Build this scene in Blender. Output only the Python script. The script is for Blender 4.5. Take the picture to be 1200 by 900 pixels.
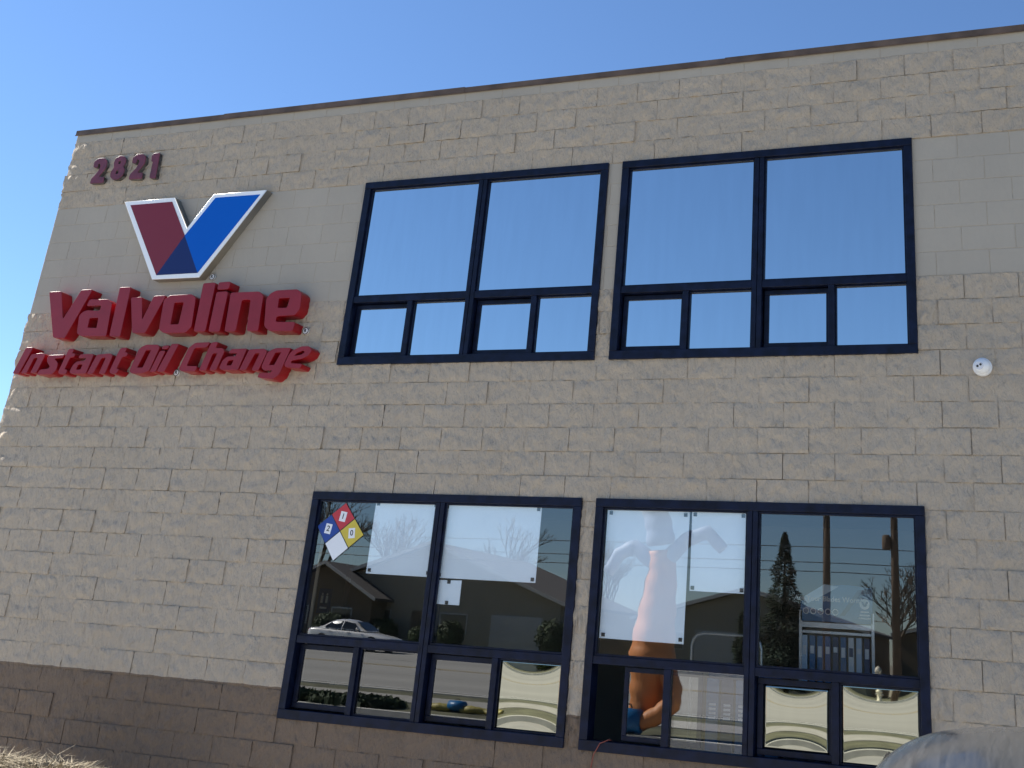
import bpy, bmesh, math, random
import numpy as np
from mathutils import Vector, Matrix, noise

# ------------------------------------------------------------------ clear
for o in list(bpy.data.objects):
    bpy.data.objects.remove(o, do_unlink=True)
SC = bpy.context.scene
COL = SC.collection

# ------------------------------------------------------------------ camera
CAM_POS = Vector((6.0502, -8.6388, 1.5631))
CAM_R = Vector((0.94249721, 0.32769247, 0.06570117))
CAM_U = Vector((0.05994498, -0.35914485, 0.9313547))
CAM_D = Vector((-0.32879416, 0.87386076, 0.35813653))
FPX, PPX, PPY = 1287.32, 729.85, 260.55           # in a 1200 x 900 frame
cd = bpy.data.cameras.new('camera')
cam = bpy.data.objects.new('camera', cd)
COL.objects.link(cam)
m = Matrix((CAM_R, CAM_U, -CAM_D)).transposed().to_4x4()
m.translation = CAM_POS
cam.matrix_world = m
cd.sensor_fit = 'HORIZONTAL'
cd.sensor_width = 36.0
cd.lens = FPX * 36.0 / 1200.0
cd.shift_x = (600 - PPX) / 1200.0
cd.shift_y = (PPY - 450) / 1200.0
cd.clip_start = 0.05
cd.clip_end = 3000
SC.camera = cam
def to_px(p):
    v = Vector(p) - CAM_POS
    z = v.dot(CAM_D)
    return PPX + FPX * v.dot(CAM_R) / z, PPY - FPX * v.dot(CAM_U) / z

# ------------------------------------------------------------------ sky, sun, exposure
SUN_DIR = Vector((-0.75, 0.035, 0.66)).normalized()
world = bpy.data.worlds.new('World')
SC.world = world
world.use_nodes = True
wn = world.node_tree
wn.nodes.clear()
sky = wn.nodes.new('ShaderNodeTexSky')
sky.sky_type = 'NISHITA'
sky.sun_disc = False
sky.sun_elevation = math.asin(SUN_DIR.z)
sky.sun_rotation = math.atan2(SUN_DIR.x, SUN_DIR.y)
sky.altitude = 50
sky.air_density = 1.0
sky.dust_density = 0.05
sky.ozone_density = 7.5
bg = wn.nodes.new('ShaderNodeBackground')
bg.inputs['Strength'].default_value = 0.060
wo = wn.nodes.new('ShaderNodeOutputWorld')
wn.links.new(sky.outputs[0], bg.inputs[0])
wn.links.new(bg.outputs[0], wo.inputs[0])
sl = bpy.data.lights.new('sun', 'SUN')
sl.energy = 5.0
sl.angle = math.radians(0.5)
sl.color = (1.0, 0.95, 0.86)
sun = bpy.data.objects.new('sun', sl)
COL.objects.link(sun)
sun.rotation_euler = SUN_DIR.to_track_quat('Z', 'Y').to_euler()
SC.view_settings.view_transform = 'Standard'
SC.view_settings.look = 'None'
SC.view_settings.gamma = 1.0
SC.view_settings.exposure = 1.55
SC.view_settings.use_curve_mapping = False

# ------------------------------------------------------------------ materials
def mat(name, col, rough=0.6, metal=0.0, spec=0.5, noise_amt=0.0, noise_scale=8.0, bump=0.0, bump_scale=40.0,
        coat=0.0, trans=0.0, stretch=None):
    M = bpy.data.materials.new(name)
    M.use_nodes = True
    nt = M.node_tree
    b = nt.nodes['Principled BSDF']
    c4 = (col[0], col[1], col[2], 1)
    b.inputs['Base Color'].default_value = c4
    b.inputs['Roughness'].default_value = rough
    b.inputs['Metallic'].default_value = metal
    b.inputs['Specular IOR Level'].default_value = spec
    if coat:
        b.inputs['Coat Weight'].default_value = coat
        b.inputs['Coat Roughness'].default_value = 0.08
    if noise_amt or bump:
        tc = nt.nodes.new('ShaderNodeTexCoord')
        src = tc.outputs['Object']
        if stretch:
            mp = nt.nodes.new('ShaderNodeMapping')
            mp.inputs['Scale'].default_value = stretch
            nt.links.new(src, mp.inputs[0])
            src = mp.outputs[0]
        if noise_amt:
            n = nt.nodes.new('ShaderNodeTexNoise')
            n.inputs['Scale'].default_value = noise_scale
            n.inputs['Detail'].default_value = 6
            nt.links.new(src, n.inputs['Vector'])
            mr = nt.nodes.new('ShaderNodeMapRange')
            mr.inputs['From Min'].default_value = 0.3
            mr.inputs['From Max'].default_value = 0.7
            mr.inputs['To Min'].default_value = 1 - noise_amt
            mr.inputs['To Max'].default_value = 1 + noise_amt
            nt.links.new(n.outputs[0], mr.inputs[0])
            mx = nt.nodes.new('ShaderNodeVectorMath')
            mx.operation = 'SCALE'
            mx.inputs[0].default_value = col[:3]
            nt.links.new(mr.outputs[0], mx.inputs['Scale'])
            nt.links.new(mx.outputs[0], b.inputs['Base Color'])
        if bump:
            n2 = nt.nodes.new('ShaderNodeTexNoise')
            n2.inputs['Scale'].default_value = bump_scale
            n2.inputs['Detail'].default_value = 5
            nt.links.new(src, n2.inputs['Vector'])
            bp = nt.nodes.new('ShaderNodeBump')
            bp.inputs['Strength'].default_value = bump
            bp.inputs['Distance'].default_value = 0.02
            nt.links.new(n2.outputs[0], bp.inputs['Height'])
            nt.links.new(bp.outputs[0], b.inputs['Normal'])
    return M

def wall_mat(name, rough_face):
    """painted concrete block: paint changes at fixed heights of the wall (brown wainscot, tan body)"""
    M = bpy.data.materials.new(name)
    M.use_nodes = True
    nt = M.node_tree
    N, L = nt.nodes, nt.links
    b = N['Principled BSDF']
    b.inputs['Roughness'].default_value = 0.85 if rough_face else 0.7
    b.inputs['Specular IOR Level'].default_value = 0.25
    g = N.new('ShaderNodeNewGeometry')
    sx = N.new('ShaderNodeSeparateXYZ')
    L.new(g.outputs['Position'], sx.inputs[0])
    # slightly wavering paint line
    nz = N.new('ShaderNodeTexNoise'); nz.inputs['Scale'].default_value = 9.0
    L.new(g.outputs['Position'], nz.inputs['Vector'])
    ma = N.new('ShaderNodeMath'); ma.operation = 'MULTIPLY_ADD'
    ma.inputs[1].default_value = 0.022; ma.inputs[2].default_value = -0.011
    L.new(nz.outputs[0], ma.inputs[0])
    ad = N.new('ShaderNodeMath'); ad.operation = 'ADD'
    L.new(sx.outputs[2], ad.inputs[0]); L.new(ma.outputs[0], ad.inputs[1])
    gt = N.new('ShaderNodeMath'); gt.operation = 'GREATER_THAN'; gt.inputs[1].default_value = 1.035
    L.new(ad.outputs[0], gt.inputs[0])
    mix = N.new('ShaderNodeMix'); mix.data_type = 'RGBA'
    mix.inputs['A'].default_value = BROWN
    mix.inputs['B'].default_value = TAN if rough_face else BAND
    L.new(gt.outputs[0], mix.inputs['Factor'])
    # block to block tint + stains
    vm = N.new('ShaderNodeVectorMath'); vm.operation = 'DIVIDE'; vm.inputs[1].default_value = (0.4064, 5, 0.2032)
    L.new(g.outputs['Position'], vm.inputs[0])
    fl = N.new('ShaderNodeVectorMath'); fl.operation = 'FLOOR'; L.new(vm.outputs[0], fl.inputs[0])
    wnz = N.new('ShaderNodeTexWhiteNoise'); L.new(fl.outputs[0], wnz.inputs['Vector'])
    n1 = N.new('ShaderNodeTexNoise'); n1.inputs['Scale'].default_value = 1.1; n1.inputs['Detail'].default_value = 6
    L.new(g.outputs['Position'], n1.inputs['Vector'])
    n2 = N.new('ShaderNodeTexNoise'); n2.inputs['Scale'].default_value = 38; n2.inputs['Detail'].default_value = 7
    n2.inputs['Roughness'].default_value = 0.7
    L.new(g.outputs['Position'], n2.inputs['Vector'])
    a1 = N.new('ShaderNodeMath'); a1.operation = 'MULTIPLY_ADD'; a1.inputs[1].default_value = 0.035; a1.inputs[2].default_value = 0.79
    L.new(wnz.outputs[0], a1.inputs[0])
    a2 = N.new('ShaderNodeMath'); a2.operation = 'MULTIPLY_ADD'; a2.inputs[1].default_value = 0.22
    L.new(n1.outputs[0], a2.inputs[0]); L.new(a1.outputs[0], a2.inputs[2])
    a3 = N.new('ShaderNodeMath'); a3.operation = 'MULTIPLY_ADD'; a3.inputs[1].default_value = 0.22 if rough_face else 0.05
    L.new(n2.outputs[0], a3.inputs[0]); L.new(a2.outputs[0], a3.inputs[2])
    sc = N.new('ShaderNodeVectorMath'); sc.operation = 'SCALE'
    L.new(mix.outputs['Result'], sc.inputs[0]); L.new(a3.outputs[0], sc.inputs['Scale'])
    L.new(sc.outputs[0], b.inputs['Base Color'])
    # relief finer than the modelled split faces: vertical-ish tear marks and grit
    mp = N.new('ShaderNodeMapping'); mp.inputs['Scale'].default_value = (1.15, 1.0, 0.55)
    L.new(g.outputs['Position'], mp.inputs[0])
    b1 = N.new('ShaderNodeTexNoise'); b1.inputs['Scale'].default_value = 17 if rough_face else 12
    b1.inputs['Detail'].default_value = 9; b1.inputs['Roughness'].default_value = 0.58
    L.new(mp.outputs[0], b1.inputs['Vector'])
    bp = N.new('ShaderNodeBump'); bp.inputs['Strength'].default_value = 0.9 if rough_face else 0.12
    bp.inputs['Distance'].default_value = 0.046 if rough_face else 0.05
    L.new(b1.outputs[0], bp.inputs['Height']); L.new(bp.outputs[0], b.inputs['Normal'])
    return M

TAN = (0.428, 0.358, 0.280, 1)
BAND = (0.415, 0.370, 0.308, 1)
BROWN = (0.185, 0.135, 0.098, 1)

def glass_mat(name, ior, tint, ripple=0.0):
    M = bpy.data.materials.new(name)
    M.use_nodes = True
    nt = M.node_tree; N, L = nt.nodes, nt.links
    N.clear()
    out = N.new('ShaderNodeOutputMaterial')
    tr = N.new('ShaderNodeBsdfTransparent'); tr.inputs[0].default_value = (*tint, 1)
    gl = N.new('ShaderNodeBsdfGlossy'); gl.inputs['Roughness'].default_value = 0.0
    gl.inputs[0].default_value = (0.95, 0.97, 1.0, 1)
    f0 = ((ior - 1) / (ior + 1)) ** 2
    lw = N.new('ShaderNodeLayerWeight'); lw.inputs[0].default_value = 0.5
    pw = N.new('ShaderNodeMath'); pw.operation = 'POWER'; pw.inputs[1].default_value = 5.0
    L.new(lw.outputs['Facing'], pw.inputs[0])
    fr = N.new('ShaderNodeMath'); fr.operation = 'MULTIPLY_ADD'; fr.inputs[1].default_value = 1 - f0; fr.inputs[2].default_value = f0
    L.new(pw.outputs[0], fr.inputs[0])
    mx = N.new('ShaderNodeMixShader')
    L.new(fr.outputs[0], mx.inputs[0]); L.new(tr.outputs[0], mx.inputs[1]); L.new(gl.outputs[0], mx.inputs[2])
    L.new(mx.outputs[0], out.inputs[0])
    return M

def mirror_mat(name, col, ripple):
    M = mat(name, col, rough=0.015, metal=1.0)
    nt = M.node_tree; N, L = nt.nodes, nt.links
    tc = N.new('ShaderNodeNewGeometry')
    n = N.new('ShaderNodeTexNoise'); n.inputs['Scale'].default_value = 1.6; n.inputs['Detail'].default_value = 1
    L.new(tc.outputs['Position'], n.inputs['Vector'])
    bp = N.new('ShaderNodeBump'); bp.inputs['Strength'].default_value = ripple; bp.inputs['Distance'].default_value = 0.01
    L.new(n.outputs[0], bp.inputs['Height']); L.new(bp.outputs[0], N['Principled BSDF'].inputs['Normal'])
    # thin dust film
    d = N.new('ShaderNodeTexNoise'); d.inputs['Scale'].default_value = 3.0; d.inputs['Detail'].default_value = 5
    mp = N.new('ShaderNodeMapping'); mp.inputs['Scale'].default_value = (4.0, 1.0, 0.5)
    L.new(tc.outputs['Position'], mp.inputs[0]); L.new(mp.outputs[0], d.inputs['Vector'])
    mr = N.new('ShaderNodeMapRange'); mr.inputs['To Min'].default_value = 0.93; mr.inputs['To Max'].default_value = 1.04
    L.new(d.outputs[0], mr.inputs[0])
    s = N.new('ShaderNodeVectorMath'); s.operation = 'SCALE'; s.inputs[0].default_value = col
    L.new(mr.outputs[0], s.inputs['Scale']); L.new(s.outputs[0], N['Principled BSDF'].inputs['Base Color'])
    return M

MAT = {}
MAT['split'] = wall_mat('split_face_block_paint', True)
MAT['smooth'] = wall_mat('smooth_block_paint', False)
MAT['navy'] = mat('navy_window_metal', (0.0035, 0.0065, 0.022), 0.4, spec=0.22, noise_amt=0.5, noise_scale=14, bump=0.05, bump_scale=30)
MAT['mirror'] = mirror_mat('mirror_film_glass', (0.64, 0.69, 0.71), 0.012)
MAT['mirror_warm'] = mirror_mat('warm_mirror_film_glass', (0.38, 0.385, 0.33), 0.02)
MAT['clear'] = glass_mat('clear_tinted_glass', 2.35, (0.93, 0.95, 0.95))
MAT['back'] = glass_mat('glass_inner_skin', 1.0, (0.99, 0.99, 0.99))
MAT['half'] = glass_mat('half_reflective_glass', 2.2, (0.5, 0.51, 0.51))
MAT['coping'] = mat('brown_coping_metal', (0.11, 0.075, 0.055), 0.6, metal=0.0, spec=0.35, noise_amt=0.35, noise_scale=5, bump=0.15, bump_scale=6)
MAT['letter_red'] = mat('red_letter_face', (0.245, 0.016, 0.027), 0.4, spec=0.32, noise_amt=0.10, noise_scale=5)
MAT['return_red'] = mat('red_letter_return', (0.30, 0.004, 0.010), 0.30, spec=0.4)
MAT['trim'] = mat('pale_trim', (0.84, 0.86, 0.88), 0.3)
MAT['logo_red'] = mat('logo_red_face', (0.185, 0.018, 0.030), 0.35, spec=0.3)
MAT['logo_blue'] = mat('logo_blue_face', (0.0, 0.10, 0.50), 0.35, spec=0.15)
MAT['logo_dark'] = mat('logo_navy_face', (0.008, 0.020, 0.11), 0.35, spec=0.25)
MAT['logo_return'] = mat('logo_bronze_return', (0.22, 0.19, 0.15), 0.5, noise_amt=0.1)
MAT['digit'] = mat('maroon_digit_face', (0.13, 0.020, 0.034), 0.45, noise_amt=0.3, noise_scale=14)
MAT['digit_side'] = mat('peeling_digit_side', (0.10, 0.09, 0.085), 0.6, noise_amt=0.9, noise_scale=16)
MAT['white'] = mat('white_plastic', (0.78, 0.79, 0.80), 0.35)
MAT['black'] = mat('black_plastic', (0.012, 0.012, 0.013), 0.35)
MAT['poster'] = mat('white_sheet', (0.77, 0.85, 0.93), 0.6, noise_amt=0.03, noise_scale=3)
MAT['pad'] = mat('black_suction_pad', (0.01, 0.01, 0.012), 0.5)
MAT['haz_red'] = mat('hazard_red', (0.50, 0.03, 0.045), 0.4)
MAT['haz_blue'] = mat('hazard_blue', (0.008, 0.05, 0.28), 0.4)
MAT['haz_yellow'] = mat('hazard_yellow', (0.60, 0.46, 0.05), 0.4)
MAT['haz_white'] = mat('hazard_white', (0.78, 0.79, 0.82), 0.4)
MAT['plaster'] = mat('interior_plaster', (0.30, 0.27, 0.23), 0.8, noise_amt=0.06, noise_scale=2)
MAT['int_dark'] = mat('interior_floor_tile', (0.10, 0.09, 0.08), 0.5, noise_amt=0.1)
MAT['concrete'] = mat('concrete', (0.36, 0.34, 0.30), 0.85, noise_amt=0.12, noise_scale=2.5, bump=0.2, bump_scale=60)
MAT['roofing'] = mat('roof_membrane', (0.3, 0.29, 0.28), 0.8, noise_amt=0.1)

# ------------------------------------------------------------------ helpers
def obj(name, mesh, material=None, parent=None, loc=None):
    o = bpy.data.objects.new(name, mesh)
    COL.objects.link(o)
    if material is not None and mesh is not None and len(mesh.materials) == 0:
        mesh.materials.append(material)
    if parent is not None:
        o.parent = parent
    if loc is not None:
        o.location = loc
    return o
def tag(o, label=None, cat=None, group=None, kind=None):
    if label: o['label'] = label
    if cat: o['category'] = cat
    if group: o['group'] = group
    if kind: o['kind'] = kind
    return o
def thing(name, label, cat, loc=(0, 0, 0), rz=0.0, group=None):
    o = bpy.data.objects.new(name, None)
    o.empty_display_size = 0.2
    COL.objects.link(o)
    o.location = loc
    o.rotation_euler = (0, 0, rz)
    return tag(o, label, cat, group)
class MB:
    def __init__(s): s.v = []; s.f = []
    def add(s, v, f):
        n = len(s.v)
        s.v += [tuple(p) for p in v]
        s.f += [tuple(i + n for i in q) for q in f]
        return s
    def box(s, x0, x1, y0, y1, z0, z1):
        v = [(x, y, z) for z in (z0, z1) for y in (y0, y1) for x in (x0, x1)]
        return s.add(v, [(0, 2, 3, 1), (4, 5, 7, 6), (0, 1, 5, 4), (2, 6, 7, 3), (0, 4, 6, 2), (1, 3, 7, 5)])
    def tube(s, pts, radii, n=8, caps=True):
        pts = [Vector(p) for p in pts]
        if not hasattr(radii, '__len__'): radii = [radii] * len(pts)
        up = None; rings = []
        base = len(s.v)
        for i, p in enumerate(pts):
            a = pts[max(i - 1, 0)]; b = pts[min(i + 1, len(pts) - 1)]
            t = (b - a).normalized()
            if up is None:
                up = Vector((0, 0, 1)) if abs(t.z) < 0.9 else Vector((1, 0, 0))
            u = (up - t * up.dot(t)).normalized(); w = t.cross(u); up = u
            for k in range(n):
                an = 2 * math.pi * k / n
                s.v.append(tuple(p + (u * math.cos(an) + w * math.sin(an)) * radii[i]))
        for i in range(len(pts) - 1):
            for k in range(n):
                a = base + i * n + k; b = base + i * n + (k + 1) % n
                s.f.append((a, b, b + n, a + n))
        if caps:
            s.f.append(tuple(base + k for k in range(n))[::-1])
            s.f.append(tuple(base + (len(pts) - 1) * n + k for k in range(n)))
        return s
    def lathe(s, prof, n=20, axis='z', loc=(0, 0, 0)):
        base = len(s.v)
        for r, h in prof:
            for k in range(n):
                a = 2 * math.pi * k / n
                c, d = r * math.cos(a), r * math.sin(a)
                p = (c, d, h) if axis == 'z' else ((c, h, d) if axis == 'y' else (h, c, d))
                s.v.append((p[0] + loc[0], p[1] + loc[1], p[2] + loc[2]))
        for i in range(len(prof) - 1):
            for k in range(n):
                a = base + i * n + k; b = base + i * n + (k + 1) % n
                s.f.append((a, b, b + n, a + n))
        s.f.append(tuple(base + k for k in range(n)))
        s.f.append(tuple(base + (len(prof) - 1) * n + k for k in range(n)))
        return s
    def mesh(s, name, smooth=False):
        me = bpy.data.meshes.new(name)
        me.from_pydata(s.v, [], s.f)
        if smooth:
            me.polygons.foreach_set('use_smooth', [True] * len(me.polygons))
        me.update()
        bm = bmesh.new(); bm.from_mesh(me); bmesh.ops.recalc_face_normals(bm, faces=bm.faces[:]); bm.to_mesh(me); bm.free()
        return me
    def build(s, name, material, parent=None, smooth=False, loc=None, bevel=0.0):
        o = obj(name, s.mesh(name, smooth), material, parent, loc)
        if bevel:
            b = o.modifiers.new('bevel', 'BEVEL'); b.width = bevel; b.segments = 2; b.limit_method = 'ANGLE'
        return o
def fillet(poly, r, seg=3):
    out = []
    n = len(poly)
    for i in range(n):
        a, p, b = Vector(poly[i - 1]), Vector(poly[i]), Vector(poly[(i + 1) % n])
        d1, d2 = (a - p), (b - p)
        k = min(r, d1.length * 0.4, d2.length * 0.4)
        p1 = p + d1.normalized() * k; p2 = p + d2.normalized() * k
        for j in range(seg + 1):
            t = j / seg
            out.append(tuple((1 - t) ** 2 * p1 + 2 * t * (1 - t) * p + t * t * p2))
    return out
def extrude_poly(name, polys, y0, y1, material, parent=None, bevel=0.0, origin=(0, 0)):
    """closed outlines (x, z) with holes, solid from y0 (front) to y1 (back)"""
    cu = bpy.data.curves.new(name, 'CURVE')
    cu.dimensions = '2D'; cu.fill_mode = 'BOTH'
    h = abs(y1 - y0) / 2
    cu.extrude = h - bevel
    cu.bevel_depth = bevel; cu.bevel_resolution = 1
    if bevel: cu.offset = -bevel
    for p in polys:
        sp = cu.splines.new('POLY')
        sp.points.add(len(p) - 1)
        for q, (x, z) in zip(sp.points, p):
            q.co = (x - origin[0], z - origin[1], 0, 1)
        sp.use_cyclic_u = True
    t = bpy.data.objects.new(name, cu)
    me = bpy.data.meshes.new_from_object(t)
    bpy.data.objects.remove(t); bpy.data.curves.remove(cu)
    me.name = name
    # (x, z, depth) -> world axes
    me.transform(Matrix(((1, 0, 0, 0), (0, 0, 1, (y0 + y1) / 2), (0, 1, 0, 0), (0, 0, 0, 1))))
    me.flip_normals()
    me.materials.clear(); me.materials.append(material)
    return obj(name, me, None, parent)
def text_obj(name, s, size, material, parent, loc, thick=0.0015, align='CENTER', rot=0.0, mirror=False, shear=0.0):
    cu = bpy.data.curves.new(name, 'FONT')
    cu.body = s; cu.size = size; cu.extrude = thick / 2; cu.align_x = align; cu.align_y = 'CENTER'; cu.shear = shear
    cu.offset = size * 0.012
    t = bpy.data.objects.new(name, cu)
    me = bpy.data.meshes.new_from_object(t)
    bpy.data.objects.remove(t); bpy.data.curves.remove(cu)
    me.name = name
    me.transform(Matrix.Rotation(rot, 4, 'Z'))
    me.transform(Matrix(((1, 0, 0, 0), (0, 0, -1, 0), (0, 1, 0, 0), (0, 0, 0, 1))))
    me.materials.clear(); me.materials.append(material)
    return obj(name, me, None, parent, loc)
# ------------------------------------------------------------------ ground and street (wholly real, seen mirrored in the windows)
def sheet(name, x0, x1, y0, y1, z, material, label=None, nx=1, ny=1):
    me = bpy.data.meshes.new(name)
    v = []; f = []
    for j in range(ny + 1):
        for i in range(nx + 1):
            v.append((x0 + (x1 - x0) * i / nx, y0 + (y1 - y0) * j / ny, z))
    for j in range(ny):
        for i in range(nx):
            a = j * (nx + 1) + i
            f.append((a, a + 1, a + nx + 2, a + nx + 1))
    me.from_pydata(v, [], f); me.update()
    o = obj(name, me, material)
    o['kind'] = 'structure'
    if label: o['label'] = label
    return o
MAT['dirt'] = mat('dry_ground', (0.20, 0.17, 0.12), 0.95, noise_amt=0.25, noise_scale=0.6)
MAT['asphalt'] = mat('sunworn_asphalt', (0.315, 0.305, 0.285), 0.9, noise_amt=0.12, noise_scale=1.2, bump=0.3, bump_scale=80)
MAT['road'] = mat('pale_road', (0.32, 0.308, 0.28), 0.9, noise_amt=0.12, noise_scale=0.35, bump=0.2, bump_scale=60, stretch=(0.12, 1, 1))
MAT['turf'] = mat('thin_turf', (0.115, 0.112, 0.062), 0.95, noise_amt=0.45, noise_scale=1.6, bump=0.6, bump_scale=30)
MAT['paint_white'] = mat('road_paint_white', (0.72, 0.72, 0.68), 0.7, noise_amt=0.15, noise_scale=6)
MAT['paint_yellow'] = mat('road_paint_yellow', (0.60, 0.40, 0.06), 0.7, noise_amt=0.15, noise_scale=6)
MAT['kerb'] = mat('kerb_concrete', (0.58, 0.56, 0.50), 0.85, noise_amt=0.15, noise_scale=3)

sheet('ground', -700, 700, -900, 300, -0.02, MAT['dirt'], 'dry open ground running out to the horizon')
sheet('parking_lot', -60, 60, -11.0, 0.6, 0.0, MAT['asphalt'], 'sunlit worn asphalt lot in front of the block building')
FAR = 0.5
def road_z(y): return FAR * min(1, max(0, (-18.2 - y) / 25.3))
for (nm, y0, y1, h, mt, lb) in (('kerb', -11.2, -11.0, 0.13, 'kerb', 'pale kerb between the lot and the turf strip'),
                        ('turf_strip', -14.0, -11.2, 0.10, 'turf', 'thin green turf strip between lot and pavement'),
                        ('pavement', -16.2, -14.0, 0.12, 'concrete', 'concrete pavement along the near side of the road'),
                        ('verge', -18.0, -16.2, 0.10, 'turf', 'narrow green verge beside the road'),
                        ('road_kerb', -18.2, -18.0, 0.13, 'kerb', 'pale kerb on the near side of the road'),
                        ('far_kerb', -43.7, -43.5, 0.13 + FAR, 'kerb', 'pale kerb on the far side of the road'),
                        ('far_pavement', -45.7, -43.7, 0.12 + FAR, 'concrete', 'concrete pavement in front of the houses'),
                        ('front_lawn', -75, -45.7, 0.10 + FAR, 'turf', 'lawns in front of the houses')):
    o = MB().box(-120, 120, y0, y1, -0.05, h).build(nm, MAT[mt])
    tag(o, lb, kind='structure')
tilt_road = sheet('road', -160, 160, -43.5, -18.2, 0.004, MAT['road'], 'wide pale road between the lot and the houses')
for v_ in tilt_road.data.vertices: v_.co.z += road_z(v_.co.y)
for y, mt, nm in ((-31.0, 'paint_yellow', 'centre_line'), (-30.6, 'paint_yellow', 'centre_line'), (-41.0 + 2.0, 'paint_white', 'lane_line'), (-20.4, 'paint_white', 'lane_line')):
    o = sheet(nm, -160, 160, y, y + 0.12, 0.010 + road_z(y), MAT[mt], 'painted line along the road')
for k in range(14):
    o = sheet('lane_dash', -66 + 9 * k, -63 + 9 * k, -35.0, -34.88, 0.010 + road_z(-35), MAT['paint_white'], 'white lane dash on the road')
for k in range(7):
    xx = -8 + 2.75 * k
    o = sheet('bay_line', xx, xx + 0.1, -5.8, -0.7, 0.004, MAT['paint_white'], 'white parking bay line')

# ------------------------------------------------------------------ the building
W, C = 0.4064, 0.2032
XL, XR = -3.955, 10.4
ZCAP = 6.615
BLD = thing('commercial_building', 'tan concrete block building with navy framed windows and brown base', 'building', (0, 0, 0))
# openings (x0, x1, z0, z1) of the four windows in view
WINS = {
 'u1': (0.048, 2.633, 3.833, 5.693, 1.361), 'u2': (2.768, 5.344, 3.833, 5.693, 4.048),
 'l1': (0.022, 2.625, 0.798, 2.668, 1.322), 'l2': (2.749, 5.354, 0.798, 2.668, 4.058)}
OPEN = {k: (a + 0.03, b - 0.03, (19 if k[0] == 'u' else 4) * C, (28 if k[0] == 'u' else 13) * C) for k, (a, b, c, d, e) in WINS.items()}

# mortar backing, built round the openings
mb = MB()
xs = sorted({XL + 0.012, XR} | {v for o in OPEN.values() for v in o[:2]})
zs = sorted({-0.1, ZCAP} | {v for o in OPEN.values() for v in o[2:]})
for i in range(len(xs) - 1):
    for j in range(len(zs) - 1):
        xm, zm = (xs[i] + xs[i + 1]) / 2, (zs[j] + zs[j + 1]) / 2
        if any(o[0] < xm < o[1] and o[2] < zm < o[3] for o in OPEN.values()):
            continue
        mb.box(xs[i], xs[i + 1], -0.0060, 0.20, zs[j], zs[j + 1])
WALL = mb.build('front_wall', MAT['split'], BLD)
WALL['label'] = 'painted mortar joints behind the blocks'

rng = random.Random(7)
NX, NZ = 13, 7
def split_block(seed):
    """unit block: x, z in -0.5..0.5 of the face, front displaced towards -y (metres)"""
    r = random.Random(seed)
    off = Vector((r.uniform(0, 90), r.uniform(0, 90), r.uniform(0, 90)))
    tilt, tiltz = r.uniform(-0.012, 0.012), r.uniform(-0.006, 0.006)
    base = r.uniform(0.008, 0.014)
    chip = [(r.uniform(-.5, .5), r.uniform(-.5, .5), r.uniform(0.1, .25), r.uniform(-0.014, 0.022)) for _ in range(4)]
    v = []; f = []
    for j in range(NZ + 1):
        for i in range(NX + 1):
            u, w = i / NX - 0.5, j / NZ - 0.5
            if 0 < i < NX: u += r.uniform(-0.03, 0.03)
            if 0 < j < NZ: w += r.uniform(-0.05, 0.05)
            p = Vector((u * 2.0, 0, w * 1.0)) * 2.6 + off
            h = base + 0.012 * noise.noise(p) + 0.014 * abs(noise.noise(p * 2.1)) + 0.008 * noise.noise(p * 4.3) + tilt * u + tiltz * w
            for cx, cz, cr, ch in chip:
                d = math.hypot(u - cx, (w - cz) * 0.5)
                if d < cr: h += ch * (1 - d / cr)
            ed = min((0.5 - abs(u)) * 2, (0.5 - abs(w)))
            if ed < 0.02: h = h * 0.85 + r.uniform(-0.002, 0.002)
            v.append((u, -min(max(h, 0.0055), 0.030), w))
    n = NX + 1
    for j in range(NZ):
        for i in range(NX):
            a = j * n + i
            f.append((a, a + 1, a + n + 1, a + n) if (i + j) % 2 else (a, a + 1, a + n + 1, a + n))
    ring = [i for i in range(n)] + [j * n + NX for j in range(1, NZ + 1)] + [NZ * n + i for i in range(NX - 1, -1, -1)] + [j * n for j in range(NZ - 1, 0, -1)]
    k = len(v)
    m = len(ring)
    for q in ring: v.append(v[q])
    for q in ring: v.append((v[q][0], 0.012, v[q][2]))
    for q in range(m):
        f.append((k + (q + 1) % m, k + q, k + m + q, k + m + (q + 1) % m))
    return v, f
def smooth_block():
    e = 0.012
    v = []
    for (s, y) in ((0.5, 0.012), (0.5, -0.0076), (0.5 - e, -0.0086)):
        sz = s if s == 0.5 else 0.5 - 2 * e
        v += [(-s, y, -sz), (s, y, -sz), (s, y, sz), (-s, y, sz)]
    f = [(8, 9, 10, 11)]
    for b in (0, 4):
        for q in range(4):
            f.append((b + (q + 1) % 4, b + q, b + 4 + q, b + 4 + (q + 1) % 4))
    f = [tuple(reversed(q)) if len(q) == 4 and q != (8, 9, 10, 11) else q for q in f]
    return v, f
VARIANTS = [split_block(100 + s) for s in range(18)]
SMOOTH = smooth_block()
def mesh_from(vf, name, material, smooth):
    me = bpy.data.meshes.new(name)
    me.from_pydata(vf[0], [], vf[1])
    if smooth:
        me.polygons.foreach_set('use_smooth', [True] * len(me.polygons))
    me.materials.append(material); me.update()
    return me
VM = [mesh_from(v, 'split_face_block', MAT['split'], True) for v in VARIANTS]
SM = mesh_from(SMOOTH, 'smooth_block', MAT['smooth'], False)

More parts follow.
